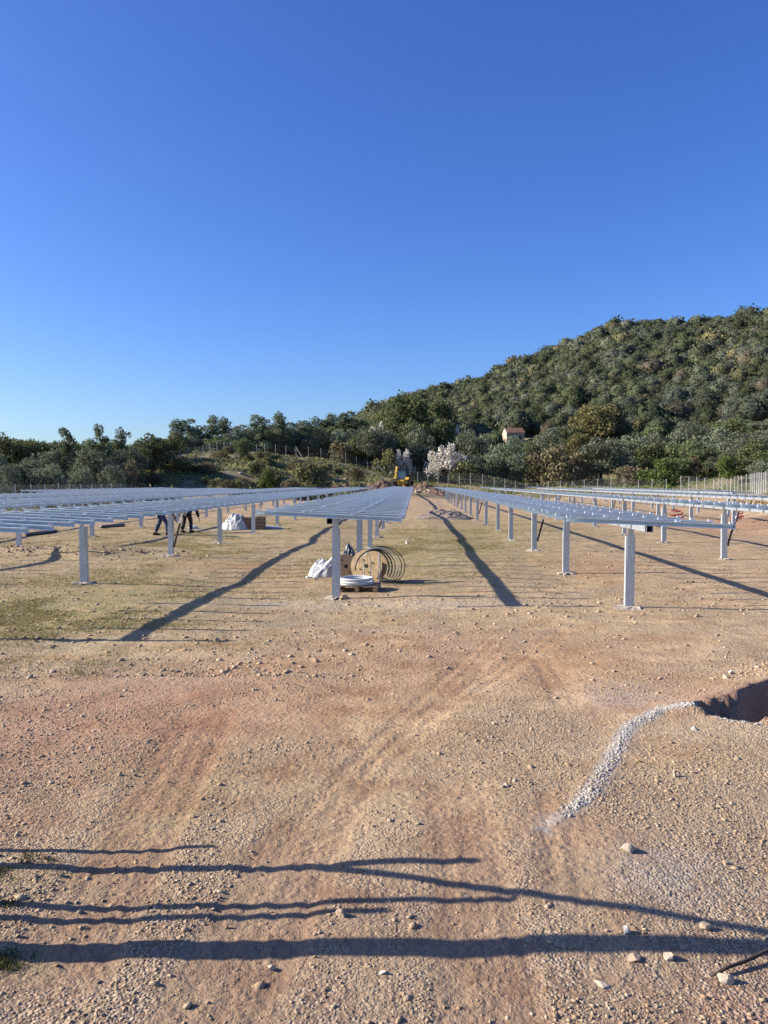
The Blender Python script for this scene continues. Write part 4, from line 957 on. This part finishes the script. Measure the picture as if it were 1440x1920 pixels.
# the wood on the hill: too many to count, one mass
HOUSE = hit(962, 834)
def wood():
    r = np.random.RandomState(33); base = {}
    for lod, (nq, sz) in enumerate(((250, .22), (140, .28), (90, .36))):
        base[lod] = []
        for q in range(12):
            rr = np.random.RandomState(300 + q); w = rr.uniform(2.5, 3.0); hgt = rr.uniform(4.2, 5.4)
            d = IV / np.linalg.norm(IV, axis=1)[:, None]
            lump = 1 + .30 * vnoise(d[:, 0] * 2 + q * 9, d[:, 1] * 2 + d[:, 2] * 3, .9, 60) + .25 * vnoise(d[:, 0] * 2 + q * 5, d[:, 2] * 2 - d[:, 1] * 2, .45, 61)
            body = d * (lump * .88)[:, None] * [w, w, hgt * .5] + [0, 0, hgt * .47]
            e = rr.normal(size=(nq, 3)); e /= np.linalg.norm(e, axis=1)[:, None]; e[:, 2] = np.abs(e[:, 2]) * 1.0 - .25; e /= np.linalg.norm(e, axis=1)[:, None]
            k = np.argmax(e @ d.T, 1); c = body[k] * .0 + e * (lump[k] * rr.uniform(.86, 1.10, nq))[:, None] * [w, w, hgt * .5] + [0, 0, hgt * .47]
            nn = e * 1.3 + rr.normal(size=(nq, 3)) * .55; nn /= np.linalg.norm(nn, axis=1)[:, None]
            t = rr.normal(size=(nq, 3)); t -= nn * (t * nn).sum(1)[:, None]; t /= np.linalg.norm(t, axis=1)[:, None]; u = np.cross(nn, t)
            aa = (sz * rr.uniform(.6, 1.4, nq))[:, None]
            base[lod].append((body, np.stack([c - t * aa, c + u * aa * .8, c + t * aa, c - u * aa * .8], 1).reshape(-1, 3)))
    pal = np.array([(.062, .078, .037), (.078, .095, .050), (.092, .108, .066), (.105, .118, .082), (.112, .116, .056), (.060, .070, .034), (.15, .135, .06), (.115, .10, .065)])
    wts = np.array([.2, .22, .18, .14, .1, .1, .025, .035])
    Vs, Cs, Bs, Ds = [], [], [], []; pts = []
    Y = 166.0
    while Y < 438:
        st = 3.35 + (Y - 166) * .0022
        for X in np.arange(-.16 * Y - 6, .53 * Y + 8, st):
            pts.append((X + r.uniform(-.45, .45) * st, Y + r.uniform(-.45, .45) * st))
        Y += st * .95
    pts = np.array(pts); zz = height(pts[:, 0], pts[:, 1])
    for (x, y), z in zip(pts, zz):
        if r.rand() < .06: continue
        if abs(x - HOUSE.x / HOUSE.y * y) < (4.2 if y > HOUSE.y - 5 else 2.6) and HOUSE.y - 27 < y < HOUSE.y + 4: continue   # the clearing round the ruin
        if -.02 < x / y < .3 and y < 176 and r.rand() < .5: continue
        body, lv = base[0 if y < 225 else 1 if y < 310 else 2][r.randint(12)]
        s = r.uniform(.46, 1.05) * (1 if r.rand() > .06 else 1.55); a = r.uniform(0, 6.28); sz = r.uniform(.8, 1.2)
        cl = vnoise(x, y, 40, 50) + vnoise(x, y, 14, 51)
        def put(b_): return np.stack([(b_[:, 0] * math.cos(a) - b_[:, 1] * math.sin(a)) * s + x, (b_[:, 0] * math.sin(a) + b_[:, 1] * math.cos(a)) * s + y, b_[:, 2] * s * sz + z - .3], 1)
        c = pal[r.choice(8, p=wts)]; c = (c * .8 + c.mean() * .2 * np.array([1, 1.04, .92])) * 1.32 * r.uniform(.85, 1.15) * (1 + .45 * cl * np.array([1, .85, .6]))
        Vs.append(put(lv)); Bs.append(put(body)); Cs.append(np.tile(np.append(c, 1), (len(lv), 1))); Ds.append(np.tile(np.append(c * .92, 1), (len(body), 1)))
    nl = sum(map(len, Vs)); nb = len(Bs)
    V = np.concatenate(Vs + Bs); C = np.concatenate(Cs + Ds)
    TT = (IT[None] + (np.arange(nb) * len(IV))[:, None, None]).reshape(-1, 3) + nl
    m, nt, n, l, b = mat('wood_leaf'); n.remove(b); out = n['Material Output']
    a = n.new('ShaderNodeAttribute'); a.attribute_name = 'tint'; g = n.new('ShaderNodeNewGeometry')
    v = n.new('ShaderNodeMapRange'); v.inputs[3].default_value = .82; v.inputs[4].default_value = 1.18; l.new(g.outputs['Random Per Island'], v.inputs[0])
    h = n.new('ShaderNodeHueSaturation'); l.new(a.outputs['Color'], h.inputs['Color']); l.new(v.outputs[0], h.inputs['Value'])
    d = n.new('ShaderNodeBsdfDiffuse'); t = n.new('ShaderNodeBsdfTranslucent'); mx = n.new('ShaderNodeMixShader'); mx.inputs[0].default_value = .2
    nz = noise(n, l, g.outputs['Position'], 1.1, 5, .7); bp = n.new('ShaderNodeBump'); bp.inputs['Strength'].default_value = .7; bp.inputs['Distance'].default_value = .5
    l.new(nz, bp.inputs['Height']); l.new(bp.outputs[0], d.inputs['Normal'])
    hc = mix(n, l, 1.0, h.outputs[0], ramp(n, l, nz, .3, .7, (.7, .7, .7), (1, 1, 1)), 'MULTIPLY')
    l.new(hc, d.inputs[0]); l.new(hc, t.inputs[0]); l.new(d.outputs[0], mx.inputs[1]); l.new(t.outputs[0], mx.inputs[2]); l.new(mx.outputs[0], out.inputs[0])
    link('hill_wood', np_mesh('hill_wood', V, np.arange(nl).reshape(-1, 4), TT, mats=[m], cols={'tint': C}), kind='stuff')
    print('wood trees', len(Vs))
wood()

# ------------------------------------------------------------------ ruined house on the slope and the white tank
m_wallp = simple('pale_stone_wall', (.52, .43, .32), .95, 0, .25, 2.2, .8)
m_tile = simple('terracotta_roof', (.31, .165, .11), .85, 0, .25, 3, .8)
hp = HOUSE
hs = thing('ruined_house', tuple(hp), 'small ruined stone house with terracotta roof among trees on the slope', 'house', None, R(12)); hs.scale = (.78, .8, .82)
mb = MB(); w, dpt, hh = 5.6, 4.2, 3.0
mb.prism([(-w / 2, -.8), (w / 2, -.8), (w / 2, hh), (-w / 2, hh)], 'y', -dpt / 2, -dpt / 2 + .45)
mb.build('front_wall', m_wallp, hs)
mb = MB(); mb.prism([(-dpt / 2 + .46, -.8), (dpt / 2, -.8), (dpt / 2, hh), (0, hh + 1.3), (-dpt / 2 + .46, hh + .1)], 'x', -w / 2, -w / 2 + .45); mb.build('gable_wall', m_wallp, hs)
mb = MB(); mb.prism([(-dpt / 2 + .46, -.8), (dpt / 2, -.8), (dpt / 2, hh), (0, hh + 1.3), (-dpt / 2 + .46, hh + .1)], 'x', w / 2 - .45, w / 2); mb.build('gable_wall', m_wallp, hs)
mb = MB()
for k in range(7):
    t0, t1 = k / 7, (k + 1) / 7; y0, y1 = -dpt / 2 - .3 + t0 * (dpt / 2 + .3), -dpt / 2 - .3 + t1 * (dpt / 2 + .3)
    z0, z1 = hh + t0 * 1.5, hh + t1 * 1.5
    mb.prism([(y0 - .06, z0 - .02), (y1, z1 - .04), (y1, z1 + .05), (y0 - .06, z0 + .09)], 'x', -w / 2 + .9 if k > 3 else -w / 2 + .3, w / 2 + .2)
mb.prism([(0, hh + 1.46), (dpt / 2 + .3, hh), (dpt / 2 + .3, hh + .1), (0, hh + 1.58)], 'x', -w / 2 + .5, w / 2 + .2)
mb.build('roof', m_tile, hs)
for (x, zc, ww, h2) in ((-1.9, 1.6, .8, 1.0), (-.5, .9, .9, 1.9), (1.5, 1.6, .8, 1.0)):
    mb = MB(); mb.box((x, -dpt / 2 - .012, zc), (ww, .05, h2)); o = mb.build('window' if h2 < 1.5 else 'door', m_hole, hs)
    mb = MB(); mb.box((x, -dpt / 2 - .03, zc + h2 / 2 + .10), (ww + .4, .10, .2)); mb.build('lintel', m_wallp, o)
tp = Vector((aty(1170, 880, 137)[0], 137, H(aty(1170, 880, 137)[0], 137) + .9))
tk = thing('water_tank', tuple(tp), 'small white upright tank standing at the edge of the wood', 'tank')
mb = MB(); mb.lathe([(.0, 0), (.42, 0), (.42, 1.35), (.36, 1.45), (.12, 1.52), (0, 1.52)], 16); mb.build('tank_body', simple('white_tank', (.78, .78, .76), .5), tk, smooth=True)
mb = MB(); mb.lathe([(.0, 1.60), (.13, 1.60), (.13, 1.5)], 12); mb.build('lid', m_black, tk)

# ------------------------------------------------------------------ backhoe loader
m_yel = simple('machine_yellow', (.58, .36, .04), .5, 0, .12, 3)
m_tyre = simple('tyre_rubber', (.03, .028, .026), .9)
m_rim = simple('wheel_rim', (.50, .33, .06), .6)
m_glass, _, _n1, _l1, _b1 = mat('cab_glass'); _b1.inputs['Base Color'].default_value = (.05, .10, .15, 1); _b1.inputs['Roughness'].default_value = .08
bX = aty(756, 905, 119)[0]; bz = H(bX, 119)
bh = thing('backhoe_loader', (bX, 119, bz), 'yellow backhoe loader with raised digger arm at the end of the middle row', 'digger', None, R(-14))
def wheel(x, y, rad, wd):
    M = Matrix.Translation((x, y, rad)) @ Matrix.Rotation(R(90), 4, 'Y'); mb = MB()
    mb.lathe([(rad * .55, -wd / 2), (rad * .9, -wd / 2), (rad, -wd / 3), (rad, wd / 3), (rad * .9, wd / 2), (rad * .55, wd / 2), (rad * .55, -wd / 2)], 22, M); wo = mb.build('wheel', m_tyre, bh)
    mb = MB(); mb.lathe([(0, -wd / 3), (rad * .2, -wd / 3), (rad * .3, -wd / 2.4), (rad * .55, -wd / 2.2), (rad * .55, wd / 2.2), (rad * .3, wd / 2.4), (0, wd / 3)], 16, M); mb.build('rim', m_rim, wo)
for sx in (-.95, .95): wheel(sx, -.7, .78, .48); wheel(sx, 2.0, .55, .38)
mb = MB(); mb.prism([(-1.3, .55), (2.6, .6), (2.7, 1.0), (2.6, 1.55), (1.0, 1.75), (.7, 1.3), (-1.3, 1.3)], 'x', -.5, .5); mb.build('body', m_yel, bh)
for sx in (-.95, .95): mb = MB(); mb.prism([(-1.55, 1.3), (-1.2, 1.68), (-.2, 1.68), (.15, 1.3), (.05, 1.3), (-.25, 1.6), (-1.15, 1.6), (-1.45, 1.3)], 'x', sx - .28, sx + .28); mb.build('mudguard', m_yel, bh)
cab = MB()
for x in (-.68, .68):
    for y, lean in ((-1.1, .0), (.75, -.15)): cab.tube([(x, y, 1.3), (x, y + lean, 2.85)], .05, 4)
cab.box((0, -.2, 1.34), (1.36, 1.9, .08)); co = cab.build('cab', m_black, bh)
mb = MB(); mb.box((0, -.25, 2.92), (1.55, 2.05, .14)); mb.build('cab_roof', m_black, bh)
for nm, c, d in (('window', (0, -1.1, 2.12), (1.26, .02, 1.4)), ('window', (-.68, -.2, 2.12), (.02, 1.65, 1.4)), ('window', (.68, -.2, 2.12), (.02, 1.65, 1.4)), ('window', (0, .68, 2.12), (1.26, .02, 1.4))):
    mb = MB(); mb.box(c, d); mb.build(nm, m_glass, co)
mb = MB(); mb.box((0, -1.5, .85), (2.1, .2, .35)); mb.build('slide_frame', m_yel, bh)
mb = MB(); mb.prism([(-1.6, .9), (-1.95, 1.0), (-2.35, 2.4), (-1.9, 3.25), (-1.7, 3.15), (-2.05, 2.4), (-1.65, 1.2)], 'x', -.68, -.40); mb.build('boom', m_yel, bh)
mb = MB(); mb.prism([(-1.85, 3.35), (-1.65, 3.2), (-2.45, 1.4), (-2.65, 1.45)], 'x', -.66, -.44); st = mb.build('dipper_arm', m_yel, bh)
mb = MB(); mb.prism([(-2.4, 1.5), (-2.75, 1.5), (-3.0, 1.0), (-2.7, .6), (-2.2, .75), (-2.6, .85), (-2.75, 1.1)], 'x', -.85, -.25); mb.build('bucket', m_tyre, bh)
for sx in (-.72, .72):
    mb = MB(); mb.prism([(.9, 1.5), (1.1, 1.7), (2.5, 1.25), (3.3, .5), (3.1, .4), (2.35, 1.0)], 'x', sx - .07, sx + .07); mb.build('loader_arm', m_yel, bh)
mb = MB(); mb.prism([(3.1, .15), (3.25, .75), (3.4, .75), (3.35, .3), (4.0, .15), (4.0, .08), (3.2, .08)], 'x', -1.1, 1.1); mb.build('loader_bucket', m_yel, bh)

# ------------------------------------------------------------------ two workers stooping behind the left row
m_skin = simple('skin', (.42, .25, .17), .6); m_jean = simple('blue_jeans', (.035, .055, .12), .85, 0, .15, 12)
m_dark = simple('dark_cloth', (.016, .015, .018), .85, 0, .2, 12); m_shirt = simple('grey_shirt', (.13, .13, .14), .85, 0, .1, 10); m_hair = simple('dark_hair', (.02, .015, .012), .7)
def skin_mesh(name, verts, edges, radii, material, root_i=0, sub=2):
    me = bpy.data.meshes.new('tmp'); me.from_pydata(verts, edges, []); o = bpy.data.objects.new('tmp', me); COL.objects.link(o)
    o.modifiers.new('s', 'SKIN'); sm = o.modifiers.new('d', 'SUBSURF'); sm.levels = sm.render_levels = sub
    for i, rr in enumerate(radii):
        v = me.skin_vertices[0].data[i]; v.radius = (rr, rr) if not isinstance(rr, tuple) else rr; v.use_root = i == root_i
    dg = bpy.context.evaluated_depsgraph_get(); ev = o.evaluated_get(dg); m2 = bpy.data.meshes.new_from_object(ev); m2.name = name
    bpy.data.objects.remove(o); m2.materials.clear(); m2.materials.append(material)
    m2.polygons.foreach_set('use_smooth', [True] * len(m2.polygons)); return m2
def worker(px, py, rz, label, trouser, top, step=.18, bend=62):
    p = at(px, py); z = G(p[0], p[1])
    root = thing('person', (p[0], p[1], z), label, 'person', None, rz)
    b = R(bend); hip = Vector((0, 0, .92)); fw = Vector((0, math.sin(b), math.cos(b)))      # leans forward along local +Y
    chest, neck, head = hip + fw * .34, hip + fw * .52, hip + fw * .60 + Vector((0, .05, -.02)); crown_ = head + Vector((0, .10, -.05))
    J = dict(hip=hip, chest=chest, neck=neck, head=head, crown=crown_)
    for s, nm in ((-1, 'l'), (1, 'r')):
        off = step * s
        J['hp' + nm] = hip + Vector((.09 * s, 0, -.04)); J['kn' + nm] = Vector((.11 * s, off * .6 + .06, .50)); J['an' + nm] = Vector((.12 * s, off, .09)); J['to' + nm] = Vector((.14 * s, off + .17, .04))
        J['sh' + nm] = hip + fw * .46 + Vector((.19 * s, 0, 0)); J['el' + nm] = J['sh' + nm] + Vector((.05 * s, .05, -.29)); J['wr' + nm] = J['el' + nm] + Vector((-.03 * s, .12, -.21)); J['ha' + nm] = J['wr' + nm] + Vector((-.01 * s, .04, -.07))
    keys = list(J); ix = {k: i for i, k in enumerate(keys)}
    E_ = [('hip', 'chest'), ('chest', 'neck'), ('neck', 'head'), ('head', 'crown')]
    for nm in 'lr': E_ += [('hip', 'hp' + nm), ('hp' + nm, 'kn' + nm), ('kn' + nm, 'an' + nm), ('an' + nm, 'to' + nm), ('chest', 'sh' + nm), ('sh' + nm, 'el' + nm), ('el' + nm, 'wr' + nm), ('wr' + nm, 'ha' + nm)]
    rad = dict(hip=.13, chest=.14, neck=.06, head=.095, crown=.085, hp=.09, kn=.058, an=.042, to=.035, sh=.062, el=.042, wr=.03, ha=.034)
    def rd(k): return rad[k] if k in rad else rad[k[:2]]
    link('body', skin_mesh('body', [J[k] for k in keys], [(ix[a], ix[b2]) for a, b2 in E_], [rd(k) for k in keys], m_skin), root)
    def garment(name, ks, edges, grow_, material):
        i2 = {k: i for i, k in enumerate(ks)}; pts = []
        link(name, skin_mesh(name, [J[k] for k in ks], [(i2[a], i2[b2]) for a, b2 in edges], [rd(k) + grow_ for k in ks], material), root)
    J['cul'], J['cur'] = J['anl'] + Vector((0, 0, .03)), J['anr'] + Vector((0, 0, .03)); rad['cu'] = .052
    garment('trousers', ['hip', 'hpl', 'knl', 'cul', 'hpr', 'knr', 'cur'], [('hip', 'hpl'), ('hpl', 'knl'), ('knl', 'cul'), ('hip', 'hpr'), ('hpr', 'knr'), ('knr', 'cur')], .032, trouser)
    J['wsl'], J['wsr'] = J['wrl'].lerp(J['ell'], .1), J['wrr'].lerp(J['elr'], .1); rad['ws'] = .036; J['hem'] = hip + fw * .06; rad['hem'] = .135
    garment('jacket', ['chest', 'hem', 'neck', 'shl', 'ell', 'wsl', 'shr', 'elr', 'wsr'], [('chest', 'hem'), ('chest', 'neck'), ('chest', 'shl'), ('shl', 'ell'), ('ell', 'wsl'), ('chest', 'shr'), ('shr', 'elr'), ('elr', 'wsr')], .034, top)
    for nm in 'lr':
        a = J['an' + nm]; mb = MB()
        mb.prism([(-.09, -.09), (.20, -.09), (.21, -.05), (.12, -.015), (.03, .03), (-.08, .03)], 'x', -.05, .05)
        s = mb.mesh('shoe', m_dark); link('shoe', s, root, a + Vector((.01, 0, 0)))
        fr = J['ha' + nm]
        for k in range(5):
            mb = MB(); sx = (k - 2) * .016; l0 = (.055, .075, .08, .075, .06)[k]
            mb.tube([fr + Vector((sx, .0, -.005)), fr + Vector((sx * 1.1, .025, -l0 * .6)), fr + Vector((sx * 1.1, .028 - .01, -l0))], [.009, .0085, .007], 6); mb.build('finger', m_skin, root, smooth=True)
    mb = MB(); c = J['crown']; d = (J['crown'] - J['neck']).normalized()
    M = Matrix.Translation(c - d * .01) @ d.to_track_quat('Z', 'Y').to_matrix().to_4x4() 
    mb.lathe([(.105, -.05), (.108, .0), (.09, .05), (.05, .085), (0, .095)], 14, M); mb.build('hair', m_hair, root, smooth=True)
    return root
worker(303, 1003, R(-75), 'worker in blue jeans stooping behind the left row, nearest its second post', m_jean, m_shirt, .26)
worker(350, 997, R(-25), 'worker in black trousers and dark jacket stooping just right of the other', m_dark, m_dark, .16, 58)
ORD = ['first', 'second', 'third', 'fourth', 'fifth', 'sixth', 'seventh', 'eighth', 'ninth', 'tenth', 'eleventh', 'twelfth', 'thirteenth', 'fourteenth', 'fifteenth', 'sixteenth', 'seventeenth', 'eighteenth', 'nineteenth', 'twentieth']
by = {}
for o in bpy.data.objects:
    if o.get('group') in (LW, SK, FT, OF, BB): by.setdefault((o['group'], o['label']), []).append(o)
for (g_, lab), os_ in by.items():
    if len(os_) < 2: continue
    os_.sort(key=lambda o: o.location.x / o.location.y)
    if len(os_) > 20: continue
    for i, o in enumerate(os_): o['label'] = ORD[i] + ' ' + lab + ', counting from the left'
print('objects', len(bpy.data.objects), 'tris', sum(len(m.loops) for m in bpy.data.meshes) // 2)
